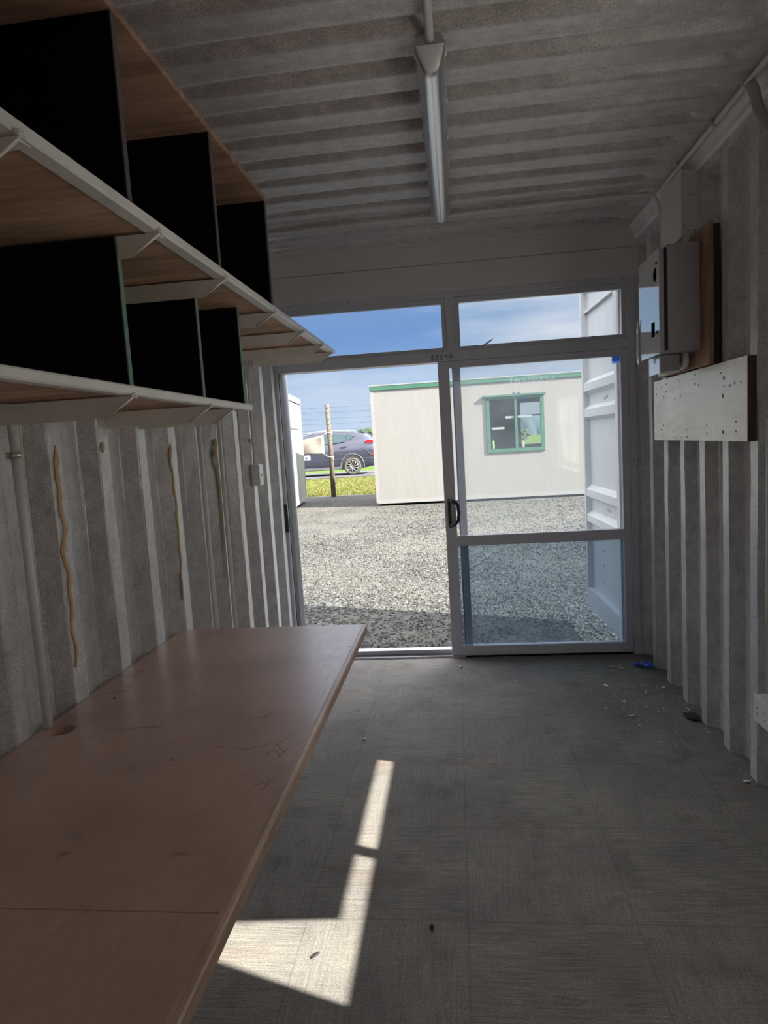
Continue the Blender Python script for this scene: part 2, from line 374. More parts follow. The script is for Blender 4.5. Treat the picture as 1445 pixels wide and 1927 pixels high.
# ------------------------------------------------------------------ container shell
PITCH = .2605
def wall_profile(phase, depth=.050):
    """list of (y, d): d = 0 on the inner crest, depth in the outer trough; far edge of a crest at phase + k*PITCH"""
    out = []
    k = -30
    while k < 30:
        e = phase + k * PITCH
        for dy, d in ((-.262 + .012, 0), (-.0, 0)): pass
        for dy, d in ((0, .07), (-.003, .02), (-.007, 0), (-.063, 0), (-.067, .02), (-.070, .07), (-.100, .93), (-.104, .98), (-.109, 1), (-.218, 1), (-.223, .98), (-.227, .93)):
            out.append((e + dy, d * depth))
        k += 1
    out.sort(); return out
REAR = -1.75; YE = 4.142; ZC = 1.17
def corr_wall(name, side, phase, y0, y1, z0, z1, hole=None):
    prof = [q for q in wall_profile(phase) if y0 < q[0] < y1]
    prof = [(y0, .05)] + prof + [(y1, .05)]
    xi = 1.112 if side > 0 else 1.122
    zs = [z0, z0 + .3, -.6, -.39, -.2, 0, .15, .40, .6, .9, 1.035, 1.055, z1]
    zs = sorted(set(zs))
    mb = MB()
    for piece in ([None] if not hole else [0, 1, 2, 3]):
        def inside(i, j): return True
    rnd = random.Random(3)
    wob = [[rnd.uniform(-.0015, .0015) for _ in zs] for _ in prof]
    def P(i, j):
        y, d = prof[i]; z = zs[j]
        if z > 1.05: d = 0
        x = side * (xi + d + wob[i][j]); return (x, y + wob[i][j], z)
    vs = [P(i, j) for i in range(len(prof)) for j in range(len(zs))]
    nv = len(zs); fs = []
    for i in range(len(prof) - 1):
        for j in range(nv - 1):
            if hole:
                yc = (prof[i][0] + prof[i + 1][0]) / 2; zc = (zs[j] + zs[j + 1]) / 2
                if hole[0] < yc < hole[1] and hole[2] < zc < hole[3]: continue
            fs.append((i * nv + j, (i + 1) * nv + j, (i + 1) * nv + j + 1, i * nv + j + 1))
    mb.add(vs, fs, False)
    # outer skin so that the wall has real thickness and blocks the sun
    xo = side * 1.19
    if hole:
        for a in ((y0, hole[0], z0, z1), (hole[1], y1, z0, z1), (hole[0], hole[1], z0, hole[2]), (hole[0], hole[1], hole[3], z1)):
            mb.box(xo, xo + side * .02, a[0], a[1], a[2], a[3])
    else: mb.box(xo, xo + side * .02, y0, y1, z0, z1)
    return struct(mb.build(name, 'felt_wall'))
WH = (.955, 2.31, -.39, .40)
corr_wall('wall_left', -1, 1.781, REAR, YE + .06, -1.42, ZC)
corr_wall('wall_right', 1, 2.641 + 4 * .2605, REAR, YE + .06, -1.42, ZC, WH)
# ceiling, ribs run across
mb = MB()
ys = []; y = REAR
while y < YE + .03: ys.append(y); y += .0124
xs = [-1.16, -1.10, -1.07, -1.03, -.5, 0, .5, .93, .97, 1.00, 1.16]
def cz(yy):
    t = ((yy - 2.01 + .0995) / .199) % 1.0 - .5
    d = math.exp(-(abs(t) / .155) ** 3); return .044 * d - .004 * math.cos(2 * math.pi * t)
rc = random.Random(5)
wobc = [[rc.uniform(-.0012, .0012) for _ in xs] for _ in ys]
def PC(i, j):
    x = xs[j]; fade = 1
    if abs(x) > .98: fade = 0
    elif abs(x) > .95 and x > 0: fade = .45
    return (x, ys[i], ZC + .004 + (cz(ys[i])) * fade + wobc[i][j])
mb.grid(PC, len(ys), len(xs), True)
mb.box(-1.21, 1.21, REAR, YE + .1, ZC + .05, ZC + .07)
ceil = struct(mb.build('ceiling', 'felt_ceil'))
fl = struct(B(-1.19, 1.19, REAR, YE, -1.46, -1.42).build('floor', 'floor', origin=(0, 0, -1.42)))
mb = MB(); mb.box(-1.23, -1.08, REAR - .12, REAR, -1.50, ZC + .07); mb.box(-.42, 1.23, REAR - .12, REAR, -1.50, ZC + .07); mb.box(-1.08, -.42, REAR - .12, REAR, .9, ZC + .07)
struct(mb.build('wall_rear', 'rail_white'))      # the container's unseen other end; its opening is added to brighten the room
# header panel above the door joinery
mb = MB(); mb.box(-1.17, 1.175, YE - .012, YE + .1, .888, 1.05, .004); mb.box(-1.17, 1.175, YE - .020, YE + .1, 1.052, ZC + .01, .004)
struct(mb.build('wall_front', 'header'))
# end posts each side of the joinery (recess between joinery and wall)
struct(B(1.098, 1.19, YE - .004, YE + .09, -1.42, .96).build('trim_1', 'felt_wall'))
struct(B(-1.19, -1.158, YE - .002, YE + .09, -1.42, .89).build('trim_2', 'skid'))
# steel rail in the corner between right wall and ceiling
mb = MB(); mb.prism([(1.068, 1.168), (1.068, 1.16), (1.092, 1.122), (1.094, 1.10), (1.104, 1.088), (1.125, 1.088), (1.125, 1.168)], 'y', REAR, YE - .02)
struct(mb.build('trim_3', 'rail_white'))
mb = MB(); mb.prism([(-1.09, 1.168), (-1.10, 1.10), (-1.115, 1.09), (-1.13, 1.09), (-1.13, 1.168)], 'y', REAR, YE - .02)
struct(mb.build('trim_4', 'rail_white'))
mb = MB()
mb.box(-1.16, 1.16, YE - .045, YE - .02, ZC - .012, ZC + .01)
struct(mb.build('trim_5', 'header'))

# ------------------------------------------------------------------ door joinery
door = struct(empty('door_1', (0, YE, -1.42)))
f = MB(); y0, y1 = YE, YE + .1
f.box(-1.157, -1.102, y0, y1, -1.42, .889, .003)           # left jamb
f.box(1.052, 1.098, y0, y1, -1.42, .889, .003)             # right jamb
f.box(-1.102, 1.052, y0, y1, .853, .889, .003)             # head
f.box(-1.103, 1.053, y0, y1, .468, .532, .002)             # transom rail
f.box(-.022, .034, y0, y1, .53, .855, .002)                # mullion
f.box(-1.103, 1.053, y0 + .062, y1 + .02, -1.42, -1.384, .002)   # outer sill lip
f.box(-1.103, 1.053, y0, y0 + .006, -1.42, -1.408)
f.box(.0, 1.053, y0 + .0, y0 + .02, -1.42, -1.402)
f.build('door_frame', 'alu', door)
B(-1.103, 1.053, y0 + .006, y0 + .062, -1.42, -1.412).build('floor_track', 'alu_dark', door)
def dots(name, mat, parent, items):
    for p0, p1, r_ in items: MB().tube([p0, p1], r_, 8).build(name, mat, parent)
L = []
for sx, sz in ((-1.0, .872), (-.62, .872), (-.07, .872), (.06, .873), (.2, .873), (.62, .873), (1.03, .873)): L.append(((sx, y0 - .001, sz), (sx, y0 + .004, sz), .0035))
for sz in (.4, .1, -.2, -.45, -.8, -1.15): L.append(((1.076, y0 - .001, sz), (1.076, y0 + .004, sz), .0035))
dots('frame_screw', 'screw', door, L)
# left jamb seal and receiver
B(-1.102, -1.098, y0 + .01, y1, -1.384, .468).build('jamb_seal', 'alu_dark', door)
lr = B(-1.127, -1.102, y0 - .012, y0 + .001, -.551, -.366, .003).build('latch_receiver', 'black_plastic', door)
# sliding panel
sp_ = empty('sliding_panel', (0, YE, -1.40)); sp_.parent = door; sp_.location = (0, 0, .02)
mb = MB(); a0, a1 = y0 - .004, y0 + .034
mb.box(-.086, -.016, a0, a1, -1.404, .467, .003)
mb.box(1.008, 1.051, a0, a1, -1.402, .467, .003)
mb.box(-.017, 1.009, a0, a1, .426, .467, .003)
mb.box(-.017, 1.009, a0, a1, -.690, -.625, .003)
mb.box(-.017, 1.009, a0, a1, -1.402, -1.344, .003)
mb.build('panel_frame', 'alu', sp_)
B(-.017, 1.009, y0 + .012, y0 + .017, -.627, .428).build('upper_pane', 'glass_dusty', sp_)
B(-.017, 1.009, y0 + .012, y0 + .017, -1.346, -.689).build('lower_pane', 'glass_tint', sp_)
# handle
mb = MB()
mb.box(-.066, -.046, a0 - .012, a0 + .001, -.565, -.385, .003)
mb.tube([(-.056, a0 - .006, -.395), (-.03, a0 - .034, -.398), (-.004, a0 - .042, -.418), (.002, a0 - .044, -.47), (-.004, a0 - .042, -.52), (-.03, a0 - .034, -.548), (-.056, a0 - .006, -.558)], .011, 10)
mb.build('pull_handle', 'black_plastic', sp_)
# stickers and marker writing on the glass
B(.962, 1.006, y0 + .0095, y0 + .0115, .385, .431).build('blue_sticker', 'sticker', sp_)
B(.963, 1.005, y0 + .0085, y0 + .0093, .387, .397).build('sticker_stripe', 'marker_white', sp_); B(.967, 1.001, y0 + .0085, y0 + .0093, .414, .4165).build('sticker_stripe', 'marker_white', sp_)
FONT = {'5': [[(.9, 1), (.2, 1), (.15, .55), (.7, .58), (.85, .3), (.5, 0), (.05, .05)]], '9': [[(.8, .8), (.45, 1), (.15, .75), (.4, .5), (.8, .65), (.8, .9), (.7, 0)]],
 '0': [[(.5, 1), (.15, .7), (.15, .3), (.45, 0), (.8, .25), (.9, .7), (.5, 1)]], '+': [[(.5, 1.2), (.5, 0)], [(.05, .7), (.95, .7)]], 'H': [[(.1, 1), (.1, 0)], [(.9, 1), (.9, 0)], [(.1, .5), (.9, .5)]],
 'N': [[(.1, 0), (.1, 1), (.9, 0), (.9, 1)]], 'I': [[(.5, 1), (.5, 0)]], 'S': [[(.9, .9), (.4, 1), (.1, .7), (.8, .35), (.6, 0), (.1, .1)]], 'R': [[(.1, 0), (.1, 1), (.8, .85), (.7, .5), (.1, .5), (.9, 0)]],
 'O': [[(.5, 1), (.1, .6), (.3, 0), (.8, .1), (.9, .7), (.5, 1)]], 'X': [[(.1, 1), (.9, 0)], [(.9, 1), (.1, 0)]], 'V': [[(.1, 1), (.5, 0), (.9, 1)]], 'A': [[(.1, 0), (.5, 1), (.9, 0)], [(.25, .4), (.75, .4)]],
 'D': [[(.1, 0), (.1, 1), (.7, .85), (.85, .4), (.1, 0)]], '#': [[(.3, 1), (.2, 0)], [(.7, 1), (.6, 0)], [(0, .65), (1, .7)], [(0, .3), (.9, .35)]], '-': [[(.1, .5), (.9, .5)]], ' ': []}
def write(mb, text, x, z, h, w, gap, yv, r, slope=0):
    for ch in text:
        for st in FONT[ch]:
            mb.tube([(x + px * w, yv, z + py * h + slope * (x + px * w)) for px, py in st], r, 5, smooth=False, flat=(1, .2, 1))
        x += w + gap
mb = MB(); write(mb, '55590', -.124, .484, .026, .020, .0078, y0 - .0005, .0022, .03); mb.build('marker_number', 'marker_black', door)
mb = MB(); write(mb, '+HNSDXVA', .348, .306, .028, .026, .010, y0 + .0105, .0014, .01); mb.build('marker_writing', 'marker_white', sp_)
mb = MB(); write(mb, '##', .362, .238, .018, .022, .006, y0 + .0105, .0011); write(mb, 'NOS', .372, .205, .020, .018, .006, y0 + .0105, .0011); mb.build('marker_scribble', 'marker_blue', sp_)
mb = MB(); mb.tube([(.148, y0 + .010, -.735), (.160, y0 + .010, -.752), (.168, y0 + .010, -.766), (.185, y0 + .010, -.745), (.206, y0 + .010, -.726)], [.003, .006, .006, .005, .003], 6, flat=(1, .15, 1)); mb.build('tape_tick', 'tape', sp_)
# fixed panel behind
fp = empty('fixed_panel', (0, YE, -1.40)); fp.parent = door; fp.location = (0, 0, .02)
mb = MB(); c0_, c1_ = y0 + .052, y0 + .086
mb.box(.008, .052, c0_, c1_, -1.384, .468, .003); mb.box(1.0, 1.052, c0_, c1_, -1.384, .468, .003); mb.box(.05, 1.0, c0_, c1_, -1.384, -1.36); mb.box(.05, 1.0, c0_, c1_, .445, .468)
mb.build('panel_frame', 'alu', fp)
B(.0, .009, c0_, c1_, -1.384, .468).build('rubber_seal', 'alu_dark', fp)
B(.05, 1.0, c0_ + .012, c0_ + .017, -1.362, .447).build('glass_pane', 'glass_clear', fp)
B(.010, .05, c0_ - .006, c0_, .345, .425, .003).build('roller_block', 'cabinet', fp)
# transom windows
for wi, (xa, xb, gm, lat) in enumerate(((-1.102, -.022, 'glass_blue', [(-.17, 0)]), (.034, 1.052, 'glass_clear', [(.19, 1), (.83, 0)]))):
    w = struct(empty('window_%d' % (wi + 1), ((xa + xb) / 2, YE, .53)))
    mb = MB(); s0, s1 = y0 + .02, y0 + .05; bw = .027
    mb.box(xa, xa + bw, s0, s1, .533, .852, .002); mb.box(xb - bw, xb, s0, s1, .533, .852, .002)
    mb.box(xa + bw, xb - bw, s0, s1, .533, .556, .002); mb.box(xa + bw, xb - bw, s0, s1, .818, .852, .002)
    mb.build('window_sash', 'alu', w)
    B(xa + bw - .003, xb - bw + .003, s0 + .012, s0 + .016, .553, .821).build('glass_pane', gm, w)
    for lx, op in lat:
        mb = MB(); mb.box(lx - .022, lx + .022, s0 - .014, s0 + .002, .532, .545, .002)
        mb.tube([(lx - .016, s0 - .014, .54), (lx - .016, s0 - .02, .552)], .004, 6); mb.tube([(lx + .014, s0 - .014, .54), (lx + .018, s0 - .02, .556)], .005, 6)
        if op: mb.prism([(lx + .0, .546), (lx + .065, .584), (lx + .067, .578), (lx + .012, .540)], 'y', s0 - .03, s0 - .012)
        mb.build('window_latch', 'alu', w)

# unseen right-wall window behind the camera's shoulder, made taller for fill light
w = struct(empty('window_3', (1.15, 1.63, -.39)))
mb = MB(); xa, xb = 1.10, 1.20
mb.box(xa, xb, .945, .985, -.41, .42); mb.box(xa, xb, 2.28, 2.32, -.41, .42); mb.box(xa, xb, .985, 2.28, -.41, -.385); mb.box(xa, xb, .985, 2.28, .38, .42)
mb.box(1.135, 1.165, 1.59, 1.637, -.385, .38)
mb.build('window_frame', 'alu', w)
B(1.148, 1.152, .985, 2.28, -.385, .38).build('glass_pane', 'glass_clear', w)
mb = MB(); mb.add([(1.129, *p) for p in [(1.284, -.318), (2.28, -.318), (2.28, .38), (.99, .38), (.99, .16), (1.02, .14), (1.155, -.09)]], [list(range(7))]); mb.build('window_blind', 'cotton', w)  # translucent blind cut to the floor's sun patch, glowing as added fill

# ------------------------------------------------------------------ bench
bench = tag(empty('work_bench', (-.75, BENCH_Y, -1.42)), 'long varnished brown bench top with a cable hole along the left wall', 'bench')
bm = bmesh.new()
X0, X1, Y0, Y1, ZT, ZB = -1.118, -.392, -.7, 2.455, -.700, -.728
cxh, cyh, rh = -1.060, 1.540, .034
seg = 32; half = .06
sq = []
for k in range(seg):
    a = 2 * math.pi * k / seg + math.pi / 4; m_ = max(abs(math.cos(a)), abs(math.sin(a))); sq.append((cxh + half * math.cos(a) / m_ * .95, cyh + half * math.sin(a) / m_ * .95))
circ = [(cxh + rh * math.cos(2 * math.pi * k / seg + math.pi / 4), cyh + rh * math.sin(2 * math.pi * k / seg + math.pi / 4)) for k in range(seg)]
mb = MB()
hx0, hx1 = cxh - half * .95, cxh + half * .95; hy0, hy1 = cyh - half * .95, cyh + half * .95
for z in (ZT, ZB):
    vs = [(p[0], p[1], z) for p in sq] + [(p[0], p[1], z) for p in circ]
    mb.add(vs, [(k, (k + 1) % seg, seg + (k + 1) % seg, seg + k) for k in range(seg)])
    for a in ((X0, X1, Y0, hy0), (X0, X1, hy1, Y1), (X0, hx0, hy0, hy1), (hx1, X1, hy0, hy1)):
        mb.add([(a[0], a[2], z), (a[1], a[2], z), (a[1], a[3], z), (a[0], a[3], z)], [(0, 1, 2, 3)])
mb.add([(p[0], p[1], z) for z in (ZT, ZB) for p in circ], [(k, (k + 1) % seg, seg + (k + 1) % seg, seg + k) for k in range(seg)], True)
per = [(X0, Y0), (X1, Y0), (X1, Y1), (X0, Y1)]
mb.add([(p[0], p[1], z) for z in (ZT, ZB) for p in per], [(k, (k + 1) % 4, 4 + (k + 1) % 4, 4 + k) for k in range(4)])
mb.build('bench_top', 'bench', bench)
mb = MB(); mb.prism([(-.3922, -.6999), (-.384, -.6999), (-.378, -.7015), (-.375, -.705), (-.375, -.728), (-.3922, -.728)], 'y', Y0, Y1); mb.build('bench_nosing', 'bench_edge', bench)
for P in ([(-.602, 1.44), (-.569, 1.432), (-.516, 1.428), (-.482, 1.447), (-.449, 1.465), (-.426, 1.508)], [(-.454, 1.264), (-.437, 1.272), (-.421, 1.285), (-.411, 1.303)], [(-.44, 1.245), (-.425, 1.262), (-.43, 1.28)], [(-.933, 2.157), (-.897, 2.166), (-.853, 2.151), (-.831, 2.173)], [(-.458, 1.452), (-.428, 1.411), (-.42, 1.429), (-.433, 1.398)], [(-.47, 1.40), (-.45, 1.42), (-.43, 1.385)], [(-.689, 1.371), (-.692, 1.389), (-.674, 1.371)]):
    MB().tube([(x, y, -.6999) for x, y in P], .0008, 5, flat=(1, 1, .15)).build('pencil_scribble', 'ink', bench)
for x, y in ((-.856, 2.198), (-1.057, 1.978), (-1.029, 1.751), (-.40, 2.18)):
    MB().tube([(x, y, -.7002), (x, y, -.6996)], .0045, 8).build('nail_hole', 'soot', bench)
for yb in (-.2, .75, 1.7, 2.3):
    mb = MB(); mb.box(-1.105, -.50, yb - .02, yb + .02, -.768, -.7285); mb.box(-1.108, -1.075, yb - .02, yb + .02, -1.419, -.76); mb.build('support_bracket', 'rail_white', bench)

# ------------------------------------------------------------------ shelving
def bracket(mb, y, xw, xf, zt):
    """folded steel arm under a shelf: vertical web facing along y with a chamfered nose"""
    h = .050
    mb.prism([(xw, zt), (xf, zt), (xf - .005, zt - .008), (xf - .075, zt - h), (xw, zt - h)], 'y', y, y + .003)
    mb.box(xw, xf - .01, y + .003, y + .040, zt - .003, zt)
    mb.tube([(xf - .002, y - .001, zt - .003), (xf - .075, y - .001, zt - h + .001)], .0028, 6)
def lip(mb, x, y0, y1, zt, zb, wid):
    n = 60
    prof = [(x - .004, zt + .001), (x, zt - .003), (x, zb + .004), (x - .004, zb), (x - wid, zb - .0005), (x - wid, zb + .004), (x - .007, zb + .005), (x - .007, zt)]
    mb.prism(prof, 'y', y0, y1)
XS, XL = -.660, -.765
mid = tag(empty('long_wall_shelf', (-.9, 1.6, .50)), 'upper long wall shelf with cream steel front lip, reaching nearly to the door', 'shelf')
B(-1.118, XS - .008, -.6, 3.786, .5215, .5385).build('shelf_board', 'shelf_ply', mid)
mb = MB(); lip(mb, XS, -.6, 3.79, .541, .517, .034); mb.build('front_lip', 'white_steel', mid)
for y in (.48, 1.027, 1.523, 1.968, 2.509, 2.979, 3.408, 3.70):
    mb = MB(); bracket(mb, y, -1.121, XS + .002, .5155); mb.build('shelf_bracket', 'white_steel', mid)
for y in (1.027, 1.523, 1.968, 2.509, 2.979, 3.408):
    mb = MB()
    for k in range(7): mb.tube([(XS + .001, y + random.uniform(-.012, .012), .519 + random.uniform(-.003, .003)), (XS + .003, y + random.uniform(-.012, .016), .517)], random.uniform(.003, .006), 6)
    mb.build('weld_bead', 'white_steel', mid)
low = tag(empty('short_wall_shelf', (-.95, 1.0, .13)), 'lower short wall shelf with thick cream steel lip below the black dividers', 'shelf')
B(-1.118, XL - .008, -.6, 2.46, .151, .168).build('shelf_board', 'shelf_ply', low)
mb = MB(); lip(mb, XL, -.6, 2.475, .171, .148, .03); mb.build('front_lip', 'white_steel', low)
for y in (.5, 1.02, 1.525, 2.03, 2.25):
    mb = MB(); bracket(mb, y, -1.121, XL + .002, .146); mb.build('shelf_bracket', 'white_steel', low)
for y in (1.02, 1.525, 2.03):
    mb = MB()
    for k in range(7): mb.tube([(XL + .001, y + random.uniform(-.008, .008), .15), (XL + .003, y + random.uniform(-.008, .012), .147)], random.uniform(.003, .0055), 6)
    mb.build('weld_bead', 'white_steel', low)
top = tag(empty('overhead_shelf', (-.9, 1.2, .54)), 'topmost brown plywood shelf under the ceiling, standing on tall black dividers', 'shelf')
B(-1.118, XS + .002, -.6, 2.500, .913, .930).build('top_board', 'top_ply', top)
for i, y in enumerate((.80, 1.382, 1.923, 2.480)):
    d = B(-1.116, XS - .003, y, y + .016, .5385, .913).build('divider_panel', 'divider', top)
    B(XS - .003, XS, y - .001, y + .017, .5415, .913).build('edge_strip', 'divider_edge', d)
for y, lb in ((.9, 'black divider board between the shelves nearest the camera, mostly out of frame'), (1.52, 'widest-looking black divider with pale green front edge between the two shelves'), (1.985, 'middle black divider with pale green front edge, between two others on the lower shelf'), (2.385, 'farthest black divider with pale green front edge at the end of the lower shelf')):
    if y < 1: continue
    r = tag(empty('shelf_divider', (-.94, y, .168)), lb, 'divider', 'black dividers on the lower shelf')
    d = B(-1.116, XL - .004, y, y + .015, .1685, .5185 if y not in (1.52,) else .5155).build('divider_panel', 'divider', r)
    B(XL - .004, XL - .001, y - .001, y + .016, .1715, .514).build('edge_strip', 'green_edge', r)

# ------------------------------------------------------------------ ceiling light and conduits
lt = tag(empty('batten_light', (-.02, 2.68, 1.07)), 'long unlit weatherproof batten light with clear ribbed cover on the ceiling', 'ceiling light')
LX = -.018; LY0, LY1 = 2.055, 3.50
mb = MB(); mb.prism([(LX - .045, 1.142), (LX - .045, 1.147), (LX - .030, 1.178), (LX + .030, 1.178), (LX + .045, 1.147), (LX + .045, 1.142)], 'y', LY0 + .004, LY1 - .004); mb.build('light_base', 'light_base', lt)
mb = MB()
prof = [(LX + .043 * math.cos(a), 1.142 + (.066) * math.sin(a)) for a in [math.pi + k * math.pi / 14 for k in range(15)]]
def PD(i, j):
    t = i / 24; y = LY0 + (LY1 - LY0) * t
    e = min(t, 1 - t) * (LY1 - LY0); kk = 1 if e > .05 else math.sqrt(max(0, 1 - ((.05 - e) / .05) ** 2)) * .9 + .1
    px, pz = prof[j]; return (LX + (px - LX) * (.94 + .06 * kk), y, 1.142 + (pz - 1.142) * kk)
ts = [0, .004, .010, .018, .026, .036] 
yy_ = [LY0 + q for q in (0, .003, .01, .02, .032, .045, .06)] + [LY0 + .06 + (LY1 - LY0 - .12) * k / 12 for k in range(1, 12)] + [LY1 - q for q in (.06, .045, .032, .02, .01, .003, 0)]
def PD2(i, j):
    y = yy_[i]; e = min(y - LY0, LY1 - y); kk = 1 if e > .05 else math.sqrt(max(0, 1 - ((.05 - e) / .05) ** 2))
    px, pz = prof[j]; return (px, y, 1.142 + (pz - 1.142) * kk)
mb.grid(PD2, len(yy_), len(prof), True)
mb.build('light_cover', 'diffuser', lt)
mb = MB(); mb.prism([(LX - .034, 1.141), (LX - .012, 1.098), (LX + .012, 1.098), (LX + .034, 1.141)], 'y', LY0 + .05, LY1 - .03); mb.build('gear_tray', 'gear_tray', lt)
for k in range(6):
    y = LY0 + .03 + (LY1 - LY0 - .06) * k / 5
    for sgn in (-1, 1):
        B(LX + sgn * .0435, LX + sgn * .0485, y - .012, y + .012, 1.128, 1.150, .001).build('cover_clip', 'outlet', lt)
def pipe(name, pts, r, label, saddles=(), mat='conduit', group=None, n=12):
    # round the corners a little
    P = [Vector(p) for p in pts]; out = [P[0]]
    for i in range(1, len(P) - 1):
        a, b_, c = P[i - 1], P[i], P[i + 1]; d1 = (a - b_); d2 = (c - b_); rr = min(.045, d1.length * .45, d2.length * .45)
        p1 = b_ + d1.normalized() * rr; p2 = b_ + d2.normalized() * rr
        for k in range(6):
            t = k / 5; out.append((1 - t) ** 2 * p1 + 2 * t * (1 - t) * b_ + t * t * p2)
    out.append(P[-1])
    root = empty(name, tuple(min(out, key=lambda q: q.z)))
    MB().tube(out, r, n).build('pipe', mat, root)
    for s in saddles:
        c, ax, nrm = Vector(s[0]), s[1], Vector(s[2])      # centre, axis of the pipe, direction to the surface
        mb = MB(); w_ = .009; e = Vector({'x': (1, 0, 0), 'y': (0, 1, 0), 'z': (0, 0, 1)}[ax])
        mb.tube([c - e * w_, c + e * w_], r + .0022, n)
        sd = e.cross(nrm)
        q0 = c + nrm * (r * .6) - sd * (r + .012); q1 = c + nrm * (r * 1.0) + sd * (r + .012)
        lo = [min(q0[i], q1[i]) - (w_ if abs(e[i]) > .5 else 0) for i in range(3)]; hi = [max(q0[i], q1[i]) + (w_ if abs(e[i]) > .5 else 0) for i in range(3)]
        mb.box(lo[0], hi[0], lo[1], hi[1], lo[2], hi[2])
        mb.build('saddle', s[3] if len(s) > 3 else mat, root)
    return tag(root, label, 'conduit', group)
pipe('conduit', [(-.018, 2.057, 1.158), (-.018, 2.03, 1.157), (-.02, .2, 1.152), (-.02, -.8, 1.152)], .0125, 'grey conduit running along the ceiling into the near end of the batten light', [((-.018, .9, 1.15), 'y', (0, 0, 1))])
pipe('conduit', [(-1.10, 3.56, 1.152), (-.05, 3.575, 1.150), (1.03, 3.545, 1.150), (1.060, 3.54, 1.10), (1.082, 3.56, .98), (1.090, 3.56, .7)], .0095, 'long thin conduit crossing the ceiling in front of the door header and bending down', [((-.55, 3.568, 1.151), 'x', (0, 0, 1)), ((-.115, 3.574, 1.15), 'x', (0, 0, 1)), ((.34, 3.564, 1.15), 'x', (0, 0, 1)), ((.80, 3.552, 1.15), 'x', (0, 0, 1))])
pipe('conduit', [(1.055, -.9, 1.146), (1.055, 2.5, 1.146), (1.060, 3.47, 1.140), (1.078, 3.50, 1.08), (1.098, 3.50, .9), (1.098, 3.50, .72)], .0115, 'grey conduit running along the steel rail between ceiling and right wall', [((1.055, 2.53, 1.146), 'y', (0, 0, 1)), ((1.056, 2.80, 1.146), 'y', (0, 0, 1), 'cabinet'), ((1.058, 3.22, 1.146), 'y', (0, 0, 1))])
mb = MB()
pipe('flexible_conduit', [(1.040, 2.47, 1.126), (1.055, 2.47, 1.10), (1.072, 2.47, 1.03), (1.082, 2.40, .93), (1.09, 2.25, .87), (1.09, 2.1, .86)], .0175, 'thick dark flexible conduit dropping from the ceiling corner at the right edge', mat='cabinet')
pipe('conduit', [(1.037, 3.10, .311), (1.037, 3.10, .260), (1.045, 3.2, .254), (1.048, 3.52, .252), (1.098, 3.54, .252)], .014, 'short grey elbow conduit leaving the bottom of the electrical cabinet')
xw = -1.108
pipe('conduit', [(xw, 1.556, -.699), (xw, 1.556, .144)], .0115, 'thick grey conduit on the left wall nearest the camera, behind the cable hole', [((xw, 1.556, .022), 'z', (-1, 0, 0), 'zinc')], group=None)
pipe('conduit', [(xw, 2.775, -1.40), (xw, 2.775, .52)], .0115, 'left of the two close grey conduits rising up the left wall to the long shelf')
pipe('conduit', [(xw, 3.02, -1.40), (xw, 3.02, .512)], .0105, 'right of the two close grey conduits rising up the left wall to the long shelf')
pipe('conduit', [(xw, 3.535, -.09), (xw, 3.535, .505)], .008, 'thin grey conduit ending at the small white switch box by the door', [((xw, 3.535, .05), 'z', (-1, 0, 0))])
sw = tag(empty('wall_switch', (-1.11, 3.55, -.2)), 'small white switch box on the left wall below the thin conduit', 'switch')
B(-1.1215, -1.082, 3.505, 3.580, -.200, -.083, .003).build('switch_box', 'conduit', sw)
B(-1.082, -1.076, 3.507, 3.578, -.198, -.085, .002).build('face_plate', 'outlet', sw)
B(-1.076, -1.073, 3.537, 3.549, -.150, -.138).build('switch_rocker', 'cabinet', sw)
ol = tag(empty('power_outlet', (1.10, 2.44, -1.13)), 'white power outlet low on the right wall at the edge of the picture', 'outlet')
B(1.062, 1.115, 2.36, 2.49, -1.118, -1.018, .003).build('outlet_box', 'outlet', ol)
dots('outlet_slot', 'black_plastic', ol, [((1.0615, yy, zz), (1.064, yy, zz), .004) for yy in (2.46, 2.40) for zz in (-1.06, -1.085)])
pipe('conduit', [(1.098, 2.452, -1.0), (1.098, 2.452, .0)], .010, 'grey conduit rising from the power outlet at the right edge')

mb = MB()
for (x, y, r_) in ((.322, 3.215, .030), (.345, 3.219, .020)):
    mb.tube([(x, y, ZC + .0035 + cz(y)), (x, y, ZC - .002 + cz(y))], [r_, r_ * .6], 9, flat=(1, .8, 1))
tag(mb.build('stain_mark', 'foam_dark'), 'small dark brown stain on the ceiling between the light and the cabinet', 'stain')
# foam beads on the crests of the left wall
def foam(pts, rs, x, label):
    P = []; n = 0
    for i in range(len(pts) - 1):
        for k in range(8):
            t = k / 8; y = pts[i][0] * (1 - t) + pts[i + 1][0] * t; z = pts[i][1] * (1 - t) + pts[i + 1][1] * t
            r = rs[i] * (1 - t) + rs[i + 1] * t
            P.append(((x, y + .0035 * math.sin(z * 55), z), 1.35 * r * (1 + .2 * math.sin(z * 140 + i))))
    P.append(((x, *pts[-1]), rs[-1] * .4))
    o = MB().tube([p[0] for p in P], [p[1] for p in P], 8, flat=(.5, 1, 1)).build('foam_bead', 'foam')
    tag(o, label, 'foam bead', 'dried foam beads on the left wall'); return o
XF = -1.121
foam([(1.743, .046), (1.744, .02), (1.744, -.002), (1.739, -.108), (1.748, -.185), (1.728, -.259), (1.742, -.33), (1.740, -.377), (1.731, -.477), (1.737, -.541), (1.729, -.598)], [.002, .007, .008, .007, .007, .008, .007, .0065, .005, .0045, .004], XF, 'long wavy tan foam bead nearest the camera, running down almost to the bench')
foam([(1.992, .052), (1.993, .042), (1.990, .034), (1.988, .022)], [.003, .008, .010, .006], XF, 'short round tan foam blob alone between two long beads')
